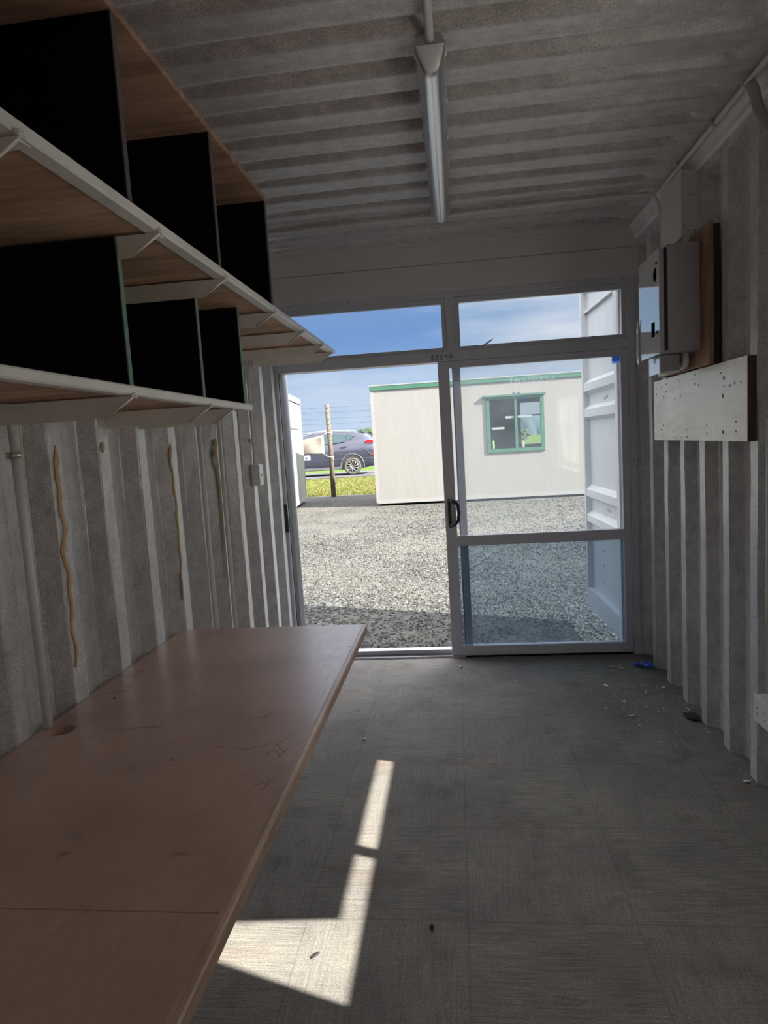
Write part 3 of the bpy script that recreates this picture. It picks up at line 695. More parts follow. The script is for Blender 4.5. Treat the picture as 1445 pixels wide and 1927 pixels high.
foam([(2.501, .045), (2.498, .03), (2.496, .018), (2.494, -.02), (2.503, -.18), (2.497, -.438), (2.483, -.588)], [.002, .009, .009, .005, .006, .005, .004], XF, 'thin straight tan foam bead under the end of the short shelf')
foam([(2.990, .06), (2.995, .045), (2.984, .02), (2.990, -.01), (2.984, -.049), (3.000, -.126), (2.999, -.406), (2.994, -.612)], [.003, .009, .006, .010, .006, .006, .004, .002], XF, 'lumpy tan foam bead beside the right conduit on the left wall')
mb = MB(); mb.tube([(-1.1235, 3.322, -.02), (-1.1235, 3.318, -.10), (-1.1235, 3.322, -.2), (-1.1235, 3.33, -.33)], [.001, .004, .005, .002], 6, flat=(.2, 1, 1))
tag(mb.build('paint_streak', 'red_paint'), 'dark red paint streak on the left wall beside the switch', 'paint mark')

# ------------------------------------------------------------------ right wall fittings
# duct box
db = tag(empty('duct_box', (1.07, 3.28, .82)), 'tall pale metal box under the ceiling rail above the electrical cabinet', 'junction box')
B(1.046, 1.120, 3.15, 3.43, .825, 1.105, .0015).build('box_body', 'boxwhite', db)
B(1.0405, 1.046, 3.147, 3.433, .822, 1.108, .001).build('box_cover', 'boxwhite', db)
for px, pz in ((1.052, 1.085), (1.078, 1.06), (1.078, 1.00), (1.098, .995), (1.078, .91), (1.050, .87), (1.076, .848), (1.098, .845)): dots('rivet_hole', 'soot', db, [((px, 3.1495, pz), (px, 3.151, pz), .0028)])
# brown backing board
bb = tag(empty('backing_board', (1.09, 3.2, .1)), 'brown plywood backing board behind the electrical cabinet', 'board')
B(1.066, 1.084, 2.905, 3.48, .239, .812, .001).build('board_panel', 'brown_ply', bb)
for zz in (.26, .6): B(1.084, 1.112, 2.93, 3.46, zz, zz + .09).build('batten', 'ply_edge', bb)
B(1.084, 1.1115, 2.908, 2.93, .239, .80).build('edge_batten', 'soot', bb)  # dark strip stands for the shadow between board edge and wall
dots('screw', 'screw', bb, [((1.0645, p[0], p[1]), (1.067, p[0], p[1]), .004) for p in ((2.97, .285), (3.0, .288))])
# cables between the duct box and cabinet
mb = MB()
for k in range(4):
    mb.tube([(1.055 + k * .006, 3.16 + .01 * k, .83), (1.045 + k * .006, 3.13 - .008 * k, .815 + .004 * k), (1.035 + k * .007, 3.12, .79), (1.03 + k * .006, 3.12, .765)], .003, 6)
tag(mb.build('electric_cables', 'rail_white'), 'loose thin cables between the duct box and electrical cabinet', 'cable')
# electrical cabinet
ec = tag(empty('electrical_cabinet', (.99, 3.16, .31)), 'grey steel electrical cabinet with glossy cut-out front cover on the right wall', 'electrical cabinet')
B(.932, 1.065, 3.0, 3.32, .312, .760, .002).build('cabinet_body', 'cabinet', ec)
B(.917, .932, 3.012, 3.31, .322, .750).build('inner_gap', 'soot', ec)  # dark block painted as the shade inside the cover's gap
mb = MB()
mb.box(.899, .917, 3.002, 3.010, .306, .748, .001)
mb.build('cover_flange', 'cabinet', ec)
m, nt, b = nodes('glossy_cover'); b.inputs['Base Color'].default_value = (.66, .66, .62, 1); b.inputs['Roughness'].default_value = .06; b.inputs['Coat Weight'].default_value = 1; b.inputs['Coat Roughness'].default_value = .02; b.inputs['Coat IOR'].default_value = 2.2; b.inputs['Specular IOR Level'].default_value = .9
v = coords(nt); bump(nt, b, noise(nt, v, 3, 2), .03, .01)
M['cover'] = m
# cover plate with a round and a rectangular cut-out (in the y-z plane)
def plate_with_holes(x0, x1, y0, y1, z0, z1):
    mb = MB()
    hc = (3.058, .648, .016, .030); rc_ = (3.065, 3.118, .388, .452)
    # bands in z: [z0, r0] [r0, r1] [r1, c0] [c0, c1] [c1, z1]
    c0z, c1z = hc[1] - .032, hc[1] + .032
    for a in ((y0, y1, z0, rc_[2]), (y0, rc_[0], rc_[2], rc_[3]), (rc_[1], y1, rc_[2], rc_[3]), (y0, y1, rc_[3], c0z), (y0, y1, c1z, z1), (y0, hc[0] - .032, c0z, c1z), (hc[0] + .032, y1, c0z, c1z)):
        mb.box(x0, x1, a[0], a[1], a[2], a[3])
    n = 32
    sq = []; cc = []
    for k in range(n):
        t = 2 * math.pi * k / n + math.pi / 4; mm = max(abs(math.cos(t)), abs(math.sin(t)))
        sq.append((hc[0] + .032 * math.cos(t) / mm, hc[1] + .032 * math.sin(t) / mm)); cc.append((hc[0] + .028 * math.cos(t), hc[1] + .030 * math.sin(t)))
    for x in (x0, x1): mb.add([(x, *p) for p in sq] + [(x, *p) for p in cc], [(k, (k + 1) % n, n + (k + 1) % n, n + k) for k in range(n)])
    mb.add([(x0, *p) for p in cc] + [(x1, *p) for p in cc], [(k, (k + 1) % n, n + (k + 1) % n, n + k) for k in range(n)])
    return mb
cv = plate_with_holes(.896, .899, 3.002, 3.305, .306, .745).build('cover_plate', 'cover', ec)
dots('cover_screw', 'screw', ec, [((.8955, 3.025, zz), (.890, 3.025, zz), .006) for zz in (.69, .40)])
mb = MB()
def PF(i, j):
    t = i / 6; z = .292 + .205 * j / 8
    return (.893 - .004 * math.sin(t * 2.5), 3.30 + .045 * t * math.sin(math.pi * min(1, (z - .285) / .20)) ** .5, z)
mb.grid(PF, 7, 9, True); fo = mb.build('clear_flap', 'cover', ec)
sm_ = fo.modifiers.new('thick', 'SOLIDIFY'); sm_.thickness = .002
# small box under the cabinet
sb = tag(empty('small_junction_box', (.97, 3.2, .24)), 'small grey junction box hanging just below the electrical cabinet', 'junction box')
B(.934, 1.017, 3.12, 3.27, .238, .309, .001).build('box_body', 'cabinet', sb)
B(.928, .934, 3.118, 3.275, .230, .3095, .001).build('box_cover', 'cover', sb)
B(1.017, 1.066, 3.18, 3.25, .278, .304).build('mounting_arm', 'cabinet', sb)
# pale low board with screws
lb_ = tag(empty('mounting_board', (1.09, 3.1, -.081)), 'pale washed plywood board full of screw holes on the right wall', 'board')
mb = MB(); mb.prism([(2.58, -.081), (3.722, -.081), (3.722, .230), (2.58, .234)], 'x', 1.0775, 1.0795); mb.build('front_face', 'white_ply', lb_)
B(1.0795, 1.111, 2.5795, 3.7225, -.0815, .2335, .001).build('board_core', 'ply_edge', lb_)
mb = MB()
# screw positions read as (fraction along from far end, fraction down from top)
for (u, v_) in ((.02, .10), (.025, .2), (.10, .09), (.17, .07), (.17, .19), (.34, .05), (.34, .16), (.29, .34), (.13, .27), (.37, .31), (.54, .03), (.54, .17), (.58, .2), (.80, .10), (.83, .29), (.88, .29), (.92, .27), (.97, .27), (.09, .84), (.10, .95), (.12, .77), (.26, .88), (.26, .97), (.29, .98), (.37, .98), (.44, .86), (.44, .97), (.66, .80), (.66, .92), (.93, .77), (.93, .90)):
    y = 3.70 - (u ** 1.0) * 1.10; z = .222 - v_ * .295
    # perspective-even spacing was read from the side, so spread the near part
    dots('screw_hole', 'screw', lb_, [((1.0765, y, z), (1.079, y, z), random.uniform(.0036, .0055))])
for (y, z) in ((2.79, .17), (2.80, .10), (2.80, -.045)):
    dots('bolt_hole', 'screw', lb_, [((1.0765, y, z), (1.079, y, z), .008)])

# ------------------------------------------------------------------ litter on the floor
def lump(name, x, y, sx, sy, sz, mat, label, cat, rot=0, group=None, z=-1.42, seed=0):
    r = random.Random(seed + int(x * 1000)); bm = bmesh.new(); bmesh.ops.create_icosphere(bm, subdivisions=2, radius=1)
    vs = []
    for q in bm.verts:
        k = 1 + r.uniform(-.22, .22); X, Y, Z_ = q.co.x * sx * k, q.co.y * sy * k, q.co.z * sz * k
        vs.append((x + X * math.cos(rot) - Y * math.sin(rot), y + X * math.sin(rot) + Y * math.cos(rot), z + sz * .9 + Z_))
    bm.verts.index_update(); fs = [[q.index for q in f.verts] for f in bm.faces]; bm.free()
    return tag(MB().add(vs, fs).build(name, mat), label, cat, group)
mb = MB()
for (x, y, a, l) in ((1.015, 3.905, .3, .05), (1.045, 3.89, -.5, .055), (1.075, 3.92, .9, .05), (1.07, 3.868, -.2, .05)):
    dx, dy = math.cos(a) * l / 2, math.sin(a) * l / 2
    mb.tube([(x - dx, y - dy, -1.409), (x, y, -1.400 + .004 * math.sin(x * 90)), (x + dx, y + dy, -1.409)], [.009, .011, .008], 7, smooth=False)
tag(mb.build('plastic_scrap', 'blue_plastic'), 'crumpled bright blue plastic scrap on the floor in the far right corner', 'scrap')
tag(MB().tube([(.848, 3.914, -1.417), (.930, 3.866, -1.416)], .0022, 6).build('thin_stick', 'chip'), 'thin pale stick on the floor in front of the fixed glass', 'stick')
lump('plaster_chip', .764, 3.609, .022, .009, .004, 'chip', 'elongated white chip on the floor, left of the other white chips', 'chip', -.9)
lump('plaster_chip', 1.06, 3.57, .013, .007, .003, 'chip', 'small white chip beside the foot of the right wall, nearer the door', 'chip', .3)
lump('plaster_chip', .803, 3.386, .012, .007, .003, 'chip', 'faint white chip on the floor just below the elongated chip', 'chip', -.5)
lump('plaster_chip', .80, 3.209, .014, .006, .003, 'chip', 'white chip on the floor, nearest the middle of the debris', 'chip', -.1)
lump('plaster_chip', 1.078, 2.584, .013, .008, .004, 'chip', 'lone white chip on the floor at the foot of the wall near the outlet', 'chip', 0)
lump('debris_clump', 1.075, 3.19, .035, .05, .010, 'soot', 'dark clump of debris at the foot of the right wall below the board', 'debris', .2)
lump('dry_leaf', -.458, 1.654, .017, .006, .003, 'soot', 'small dark curled leaf in the sunlit patch of floor', 'leaf', .9)
lump('pebble', -.136, 1.767, .007, .007, .006, 'soot', 'small black pebble on the dark floor right of the sunlit patch', 'pebble')
lump('pebble', -.502, 2.976, .007, .006, .005, 'chip', 'small pale pebble on the floor just beyond the sunlit strip', 'pebble')
lump('pebble', -.033, 3.955, .009, .007, .006, 'conduit', 'small grey pebble on a tile seam just inside the door', 'pebble')
r = random.Random(11); mb = MB()
for k in range(150):
    x = min(1.09, max(.4, r.gauss(.92, .14))); y = r.gauss(3.35, .26)
    if y > 3.95: continue
    s = r.uniform(.0012, .0042); a = r.uniform(0, 3.14)
    mb.tube([(x - math.cos(a) * s, y - math.sin(a) * s, -1.4185), (x + math.cos(a) * s, y + math.sin(a) * s, -1.4175)], s * .6, 5, smooth=False)
tag(mb.build('crumbs', 'chip'), 'scatter of tiny white crumbs on the floor by the right wall', 'crumbs', kind='stuff')

# ------------------------------------------------------------------ container outside: posts and open door leaf
mb = MB()
mb.box(-1.235, -1.128, YE + .1, YE + .22, -1.55, 1.22, .004); mb.tube([(-1.118, YE + .215, -1.55), (-1.118, YE + .215, 1.22)], .022, 14)
struct(mb.build('trim_6', 'leaf_door'))
mb = MB(); mb.box(1.10, 1.235, YE + .09, YE + .20, -1.55, 1.22, .004); mb.box(-1.235, 1.235, YE + .10, YE + .2, .89, 1.24, .004); mb.box(-1.235, 1.235, YE + .10, YE + .16, -1.58, -1.425)
struct(mb.build('trim_7', 'leaf_door'))
cd = tag(empty('container_door', (1.09, 4.9, -1.45)), 'open white steel container door leaf standing outside at the right of the glass', 'container door')
LA, LB = 4.385, 5.45                     # near and far end
def lx(y): return 1.062 - .038 * (y - LA) / (LB - LA)
def leafbox(mb, ya, yb, za, zb, d0, d1):
    """box along the leaf from ya to yb, d0..d1 measured outward (+x) from its visible face"""
    vs = [(lx(y) + d, y, z) for y in (ya, yb) for d in (d0, d1) for z in (za, zb)]
    mb.add(vs, [(0, 1, 3, 2), (4, 6, 7, 5), (0, 4, 5, 1), (2, 3, 7, 6), (0, 2, 6, 4), (1, 5, 7, 3)])
mb = MB(); leafbox(mb, LB - .045, LB, -1.44, 1.16, 0, .055); leafbox(mb, LA, LA + .13, -1.44, 1.16, 0, .055); leafbox(mb, LA + .13, LB - .045, -1.44, -1.285, 0, .055); leafbox(mb, LA + .13, LB - .045, 1.08, 1.16, 0, .055)
mb.build('leaf_frame', 'leaf_door', cd)
mb = MB(); leafbox(mb, LA + .13, LB - .045, -1.285, 1.08, .045, .053); mb.build('leaf_panel', 'leaf_door', cd)
def rib(z0, z1):
    mb = MB(); d = .028
    ya, yb = LA + .13, LB - .045
    vs = []
    for y in (ya, yb):
        for (dd, z) in ((.045, z0 - d), (.004, z0), (.004, z1), (.045, z1 + d * 1.2)): vs.append((lx(y) + dd, y, z))
    mb.add(vs, [(0, 1, 2, 3), (7, 6, 5, 4), (0, 4, 5, 1), (1, 5, 6, 2), (2, 6, 7, 3), (3, 7, 4, 0)]); mb.build('leaf_rib', 'leaf_door', cd)
for z0, z1 in ((.295, .352), (.095, .155), (-.532, -.475), (-.735, -.682)): rib(z0, z1)
mb = MB(); leafbox(mb, LA + .13, LB - .045, .895, .912, .02, .045); mb.build('leaf_ledge', 'leaf_door', cd)
mb = MB(); leafbox(mb, LA - .02, LA + .01, -1.44, 1.16, -.008, .02); leafbox(mb, LA + .02, LA + .03, -1.44, 1.16, -.004, .02); mb.build('door_gasket', 'cabinet', cd)
for y, z in ((4.88, .225), (4.93, .218), (4.90, -.595), (4.86, -.6)): mb = MB(); leafbox(mb, y - .03, y + .03, z - .008, z + .006, .040, .046); mb.build('scuff_mark', 'cabinet', cd)
for z in (-.80, -.93, -1.04, -1.16): mb = MB(); leafbox(mb, 5.06, 5.075, z - .008, z + .006, .040, .046); mb.build('scuff_mark', 'cabinet', cd)
for z, y in ((-.02, 4.66), (-.02, 4.60), (-.13, 4.65)): mb = MB(); leafbox(mb, y, y + .01, z - .008, z + .006, .040, .046); mb.build('scuff_mark', 'cabinet', cd)

# ------------------------------------------------------------------ yard
G = -1.59
mb = MB()
mb.add([(-40, 2.5, G), (40, 2.5, G), (40, 20.15, G), (-40, 20.15, G)], [(0, 1, 2, 3)])
mb.add([(-40, -30, G), (40, -30, G), (40, 2.5, G), (-40, 2.5, G)], [(0, 1, 2, 3)])
yard = struct(mb.build('gravel_yard', 'gravel', origin=(0, 0, G)))
def PG(i, j):
    x = -40 + 80 * i / 80; y = 20.15 + 4.55 * j / 12; t = j / 12
    return (x, y, G - .004 + (.31) * (t * t * (3 - 2 * t)) + .015 * math.sin(x * 3 + y * 2))
mb = MB(); mb.grid(PG, 81, 13, True); struct(mb.build('grass_verge', 'grass', origin=(0, 20, G)))
mb = MB(); r = random.Random(4)
for k in range(14000):
    x = r.uniform(-7.5, -.5); y = 20.15 + 4.3 * r.random() ** 1.3; t = (y - 20.15) / 4.55; z = G + .31 * (t * t * (3 - 2 * t)) - .01
    if r.random() < .35 and math.sin(x * 2.1) * math.cos(y * 1.7) > .2: continue
    h = r.uniform(.03, .09); w_ = r.uniform(.006, .013); a = r.uniform(0, 3.14); lx_, ly_ = r.uniform(-.03, .03), r.uniform(-.03, .03)
    mb.add([(x - w_ * math.cos(a), y - w_ * math.sin(a), z), (x + w_ * math.cos(a), y + w_ * math.sin(a), z), (x + lx_, y + ly_, z + h)], [(0, 1, 2)])
tag(mb.build('grass_blades', 'grass', origin=(0, 20, G)), 'sunlit yellow-green grass on the verge beyond the gravel', 'grass', kind='stuff')
struct(MB().box(-60, 60, 24.7, 29.2, -1.42, -1.252).build('road', 'asphalt'))
mb = MB(); mb.add([(-300, 29.2, -1.28), (300, 29.2, -1.28), (300, 500, -1.28), (-300, 500, -1.28)], [(0, 1, 2, 3)]); struct(mb.build('field', 'field', origin=(0, 0, -1.28)))
# gravel stones with real relief near the doorway
mb = MB(); r = random.Random(9)
for k in range(22000):
    y = 4.32 + 11.6 * r.random() ** 1.45; x = r.uniform(-.36 * y, .32 * y)
    if x < -2 and y > 11.5: continue
    s = r.uniform(.006, .016) * (1 + .07 * (y - 4.3)); z = G + s * .22; a = r.uniform(0, 6.28)
    vs = []
    for (px, py, pz) in ((1, 0, 0), (0, 1, 0), (-1, 0, 0), (0, -1, 0), (0, 0, 1), (0, 0, -1)):
        q = s * r.uniform(.65, 1.25); X, Y = (px * math.cos(a) - py * math.sin(a)) * q, (px * math.sin(a) + py * math.cos(a)) * q
        vs.append((x + X, y + Y, z + pz * q * .7))
    mb.add(vs, [(0, 1, 4), (1, 2, 4), (2, 3, 4), (3, 0, 4), (1, 0, 5), (2, 1, 5), (3, 2, 5), (0, 3, 5)])
tag(mb.build('gravel_stones', 'gravel', origin=(0, 0, G)), 'loose pale crushed gravel stones on the yard outside the door', 'gravel', kind='stuff')

# cream cabin with green trim opposite
cb = tag(empty('portable_cabin', (1.0, 17.3, G)), 'cream ribbed portable cabin with green roof trim and green window across the yard', 'cabin')
CX0, CX1, CY0, CY1, CZ0, CZ1 = -2.0, 4.0, 16.07, 18.5, -1.49, 1.245
WX0, WX1, WZ0, WZ1 = .80, 2.10, -.40, .87
def ribbed(x0, x1, z0, z1):
    """front wall piece with fine vertical ribs"""
    mb = MB(); pts = []; x = x0
    while x < x1 - .001:
        e = min(x1, x + .075); pts += [(x, CY0), (x + (e - x) * .8, CY0), (x + (e - x) * .87, CY0 + .0007), (x + (e - x) * .93, CY0 + .0007)]; x = e
    pts.append((x1, CY0)); pts += [(x1, CY0 + .05), (x0, CY0 + .05)]
    mb.prism(pts, 'z', z0, z1); return mb
mb = MB()
for a in ((CX0, WX0, CZ0 + .06, CZ1), (WX1, CX1, CZ0 + .06, CZ1), (WX0, WX1, CZ0 + .06, WZ0), (WX0, WX1, WZ1, CZ1)):
    q = ribbed(*a); mb.add(q.v, q.f)
mb.build('front_wall', 'cabin', cb)
RX0, RX1, RZ0, RZ1 = 1.79, 2.42, -.345, .825
mb = MB()
for a in ((CX0, RX0, CZ0, CZ1), (RX1, CX1, CZ0, CZ1), (RX0, RX1, CZ0, RZ0), (RX0, RX1, RZ1, CZ1)): mb.box(a[0], a[1], CY1 - .05, CY1, a[2], a[3])
mb.box(CX0, CX0 + .05, CY0 + .05, CY1 - .05, CZ0, CZ1); mb.box(CX1 - .05, CX1, CY0 + .05, CY1 - .05, CZ0, CZ1)
mb.build('side_and_rear_walls', 'cabin', cb)
mb = MB(); mb.box(CX0 + .05, CX1 - .05, CY0 + .05, CY0 + .055, CZ0, WZ0); mb.box(CX0 + .051, CX1 - .051, CY1 - .056, CY1 - .0505, CZ0, RZ0); 
for a in ((CX0 + .05, RX0, RZ0, CZ1), (RX1, CX1 - .05, RZ0, CZ1), (RX0, RX1, RZ1, CZ1)): mb.box(a[0], a[1], CY1 - .056, CY1 - .0505, a[2], a[3])
mb.build('inner_lining', 'cabin_in', cb)
B(CX0, CX1, CY0, CY1, CZ0 - .04, CZ0 + .06).build('floor_edge', 'cabin_white', cb)
B(CX0 - .03, CX1 + .03, CY0 - .03, CY1 + .03, CZ1 + .10, CZ1 + .125).build('roof', 'cabin_white', cb)
B(CX0 - .02, CX1 + .02, CY0 - .025, CY1 + .02, CZ1, CZ1 + .10).build('roof_fascia', 'cabin_green', cb)
B(CX0 - .008, CX0 + .07, CY0 - .008, CY0 + .02, CZ0 - .02, CZ1).build('corner_trim', 'cabin_white', cb)
for x in (-.3, 3.2): B(x, x + .09, CY0 + .02, CY0 + .12, G, CZ0 - .04).build('foot_block', 'cabin_white', cb)
B(CX0 + .2, CX1 - .2, CY0 + .35, CY0 + .45, G, CZ0 - .04).build('skid', 'skid', cb)
wf = empty('sliding_window', (1.45, CY0, WZ0)); wf.parent = cb; wf.location = (1.45 - 1.0, CY0 - 17.3, WZ0 - G)
t = .055; mb = MB()
mb.box(WX0 - .03, WX0 + t, CY0 - .03, CY0 + .055, WZ0 - .03, WZ1 + .02); mb.box(WX1 - t, WX1 + .03, CY0 - .03, CY0 + .055, WZ0 - .03, WZ1 + .02)
mb.box(WX0 + t, WX1 - t, CY0 - .03, CY0 + .055, WZ0 - .03, WZ0 + t); mb.box(WX0 + t, WX1 - t, CY0 - .03, CY0 + .055, WZ1 - t + .02, WZ1 + .02)
mb.box(1.44, 1.50, CY0 - .025, CY0 + .05, WZ0 + t, WZ1 - t + .02); mb.box(WX0 - .10, WX1 + .07, CY0 - .07, CY0, WZ1 + .02, WZ1 + .065)
mb.build('window_frame', 'cabin_green', wf)
B(WX0 + t, WX1 - t, CY0 + .01, CY0 + .016, WZ0 + t, WZ1 - t + .02).build('glass_pane', 'glass_cabin', wf)
for a in ((1.22, 1.42, .37, .425), (1.515, 1.84, .375, .425), (.90, 1.19, .12, .175), (1.60, 1.65, -.33, -.20)): B(a[0], a[1], CY0, CY0 + .008, a[2], a[3]).build('tape_strip', 'cabin_white', wf)
B(.905, .935, CY0, CY0 + .008, -.33, -.14).build('yellow_tape', simple('lime_tape', (.55, .85, .30), .5), wf)
# rear window of the cabin with a sash bar
mb = MB(); mb.box(RX0, RX0 + .02, CY1 - .06, CY1 + .01, RZ0, RZ1); mb.box(RX1 - .02, RX1, CY1 - .06, CY1 + .01, RZ0, RZ1); mb.box(RX0, RX1, CY1 - .06, CY1 + .01, RZ0, RZ0 + .04)
mb.build('rear_window_frame', 'cabin_in', cb)
B(1.79, RX1 + .2, CY0 + .5, CY0 + .54, .415, .45).build('inside_rail', 'cabin_in', cb)

# white cabin at left, turned a little
wc = tag(empty('white_cabin', (-4.4, 15.2, G)), 'plain white cabin wall at the left of the yard, half in shadow', 'cabin')
FX, FY = -4.305, 18.35; dxn, dyn = .105, -.9945          # along the visible side, towards the camera
def wcp(s, t, z): return (FX + dxn * s + dyn * t * -1 * -1 * 1.0 * 1 if False else FX + dxn * s - t * .9945, FY + dyn * s - t * .105, z)
def wcbox(mb, s0, s1, t0, t1, z0, z1):
    vs = [wcp(s, t, z) for s in (s0, s1) for t in (t0, t1) for z in (z0, z1)]
    mb.add(vs, [(0, 1, 3, 2), (4, 6, 7, 5), (0, 4, 5, 1), (2, 3, 7, 6), (0, 2, 6, 4), (1, 5, 7, 3)]); return mb
wcbox(MB(), 0, 6, 0, 2.4, -1.50, 1.25).build('cabin_walls', 'cabin_white', wc)
mb = MB(); wcbox(mb, -.02, 6.02, -.02, 2.42, 1.17, 1.32); mb.build('roof_edge', 'cabin_white', wc)
mb = MB(); wcbox(mb, .0, .06, -.012, .0, -1.5, 1.17); wcbox(mb, 1.2, 1.23, -.008, .0, -1.4, 1.17); wcbox(mb, .06, 6, -.012, 0, -1.5, -1.42); mb.build('corner_trim', 'cabin_white', wc)
mb = MB(); wcbox(mb, .8, 2.2, -.014, 0, .46, .475); wcbox(mb, .3, 1.8, -.028, -.02, 1.165, 1.172); mb.build('panel_line', 'skid', wc)
mb = MB(); wcbox(mb, .3, 5.8, .25, 2.2, G + .001, -1.50); mb.build('skid', 'skid', wc)

# fence
def post(x, y, h, r_):
    n = 14; mb = MB(); mb.tube([(x, y, G - .02), (x + .01, y, G + 1.4), (x - .02, y, G + h)], [r_, r_ * .97, r_ * .93], n); return mb
fpst = tag(post(-3.775, 19.7, 2.82, .075).build('fence_post', 'timber_post'), 'tall round weathered timber post between the two cabins', 'fence post')
bz = G + .14; MB().tube([(-3.775, 19.622, bz), (-3.775, 19.632, bz)], .022, 8).build('bolt_head', 'skid', fpst)
fw = tag(empty('wire_fence', (-3.5, 19.65, -.4)), 'fine barbed wire strands and netting stretched along the fence line', 'wire fence')
r = random.Random(2)
for z in (1.118, .972, .785, .628):
    P = [(-9 + 10.5 * k / 20, 19.62, z + .012 * math.sin(k * .9)) for k in range(21)]
    o = MB().tube(P, .0045, 5)
    if z > .7:
        for k in range(60):
            x = -9 + 10.5 * k / 60; o.tube([(x - .015, 19.62, z - .012), (x + .015, 19.62, z + .014)], .003, 4)
    o.build('wire_strand', 'wire', fw)
mb = MB()
for k in range(36):
    x = -9 + 10.5 * k / 35; mb.tube([(x, 19.63, .628), (x, 19.63, -.45)], .0030, 4)
for z in (.45, .3, .15, 0, -.15, -.3, -.45): mb.tube([(-9, 19.63, z), (1.5, 19.63, z)], .0030, 4)
mb.build('wire_netting', 'wire', fw)
for z, lab in ((.365, 'pale rope loop tied round the post at the top of the cream board'), (-.37, 'pale rope loop tied round the post below the cream board')):
    P = [(-3.775 + .088 * math.cos(a), 19.7 + .088 * math.sin(a), z + .015 * math.sin(a * 2)) for a in [2 * math.pi * k / 20 for k in range(21)]]
    mb = MB(); mb.tube(P, .011, 6); mb.tube([(-3.84, 19.63, z), (-3.95, 19.6, z - .06 if z > 0 else z + .11)], .008, 6); mb.tube([(-3.71, 19.64, z), (-3.70, 19.62, z - .1)], .007, 6)
    tag(mb.build('rope_tie', 'rope'), lab, 'rope')
mb = MB()
def PS(i, j):
    u = i / 10; v_ = j / 8; x = -4.9 + .965 * u; zt = .15 + .155 * u; zb = -.275
    return (x, 19.58 + .02 * math.sin(u * 7 + v_ * 3), zb + (zt - zb) * v_)
mb.grid(PS, 11, 9, True); sg = mb.build('fence_banner', 'canvas'); md = sg.modifiers.new('thick', 'SOLIDIFY'); md.thickness = .01
tag(sg, 'stained cream canvas sheet tied to the wire fence in front of the car', 'banner')
mp_ = B(-4.62, -4.39, 19.56, 19.575, -.43, -.29).build('fence_notice', 'outlet'); tag(mp_, 'tiny white notice with a blue mark under the cream sheet', 'sign')
B(-4.54, -4.47, 19.554, 19.56, -.39, -.33).build('blue_mark', 'sticker', mp_)

# ------------------------------------------------------------------ car (side view, nose to the left)
car = tag(empty('parked_car', (-5.4, 26.9, -1.25)), 'slate grey hatchback car on the road behind the fence', 'car')
CY = 26.0; CW = 1.84; RG = -1.25
# stations: x, bottom z, belt z, roof z, roof inset
ST = [(-3.22, -.78, -.20, -.16, .30), (-3.19, -.86, -.05, .00, .28), (-3.26, -.92, .00, .10, .26), (-3.42, -.95, .02, .25, .22), (-3.62, -.98, .03, .40, .20), (-3.80, -1.0, .03, .44, .18), (-4.10, -1.02, .03, .475, .17), (-4.5, -1.02, .02, .505, .16), (-5.0, -1.02, .0, .53, .15), (-5.5, -1.02, -.03, .52, .15), (-6.0, -1.02, -.06, .45, .17), (-6.35, -1.02, -.09, .28, .22), (-6.7, -1.0, -.12, .03, .3), (-6.95, -1.0, -.15, -.12, .3), (-7.3, -.98, -.24, -.22, .28), (-7.55, -.95, -.38, -.34, .3), (-7.68, -.85, -.60, -.55, .4)]
rings = []
for (x, zb, zl, zr, ins) in ST:
    ends = .10 if x in (-3.22, -7.68) else (.03 if x in (-3.19, -7.55) else 0)
    h = [(CY + .12 + ends, zb), (CY + .02 + ends, zb + .06), (CY + ends, zb + .30), (CY - .0 + ends, (zb + zl) / 2 + .1), (CY + .03 + ends, zl - .02), (CY + .05 + ends, zl), (CY + ins * .75, zl + (zr - zl) * .6), (CY + ins, zr - .03), (CY + ins + .12, zr)]
    ring = [(x, y, z) for y, z in h] + [(x, 2 * CY + CW - y, z) for y, z in h[::-1]]
    rings.append(ring)
n = len(rings[0]); mb = MB()
vs = [p for rg in rings for p in rg]; fs = []
for i in range(len(rings) - 1):
    for k in range(n): fs.append((i * n + k, i * n + (k + 1) % n, (i + 1) * n + (k + 1) % n, (i + 1) * n + k))
fs.append(list(range(n))); fs.append([(len(rings) - 1) * n + k for k in range(n)])
mb.add(vs, fs, True); mb.build('car_body', 'car', car)
ys_ = CY - .012
def side_poly(pts, depth, name, mat, parent=car, y=ys_):
    mb = MB(); mb.prism(pts, 'y', y, y + depth); return mb.build(name, mat, parent)
def glass_poly(pts, name):
    """window outline lying on the inclined upper side of the body"""
    mb = MB(); vs = []
    for (x, z) in pts:
        t = max(0, (z - .0) / .50); vs.append((x, CY + .015 + .125 * t, z))
    k = len(vs); mb.add(vs + [(a, b_ + .05, c) for a, b_, c in vs], [list(range(k)), [k + i for i in range(k)][::-1]] + [(i, (i + 1) % k, k + (i + 1) % k, k + i) for i in range(k)])
    mb.build(name, 'glass_car', car)
glass_poly([(-5.24, .02), (-5.24, .38), (-4.9, .405), (-4.50, .385), (-4.36, .15), (-4.42, .09), (-4.85, .04)], 'rear_door_window')
glass_poly([(-6.25, -.03), (-5.95, .28), (-5.65, .39), (-5.33, .40), (-5.33, .02)], 'front_door_window')
glass_poly([(-4.43, .375), (-4.15, .36), (-3.98, .31), (-4.20, .16), (-4.28, .17)], 'quarter_window')
mb = MB(); mb.add([(-3.80, CY + .25, .44), (-3.80, CY + CW - .25, .44), (-3.24, CY + CW - .2, .03), (-3.24, CY + .2, .03), (-3.78, CY + .25, .40), (-3.22, CY + .2, .0), (-3.22, CY + CW - .2, .0), (-3.78, CY + CW - .25, .40)], [(0, 1, 2, 3), (4, 5, 6, 7), (0, 3, 5, 4), (1, 7, 6, 2)]); mb.build('rear_windscreen', 'glass_car', car)
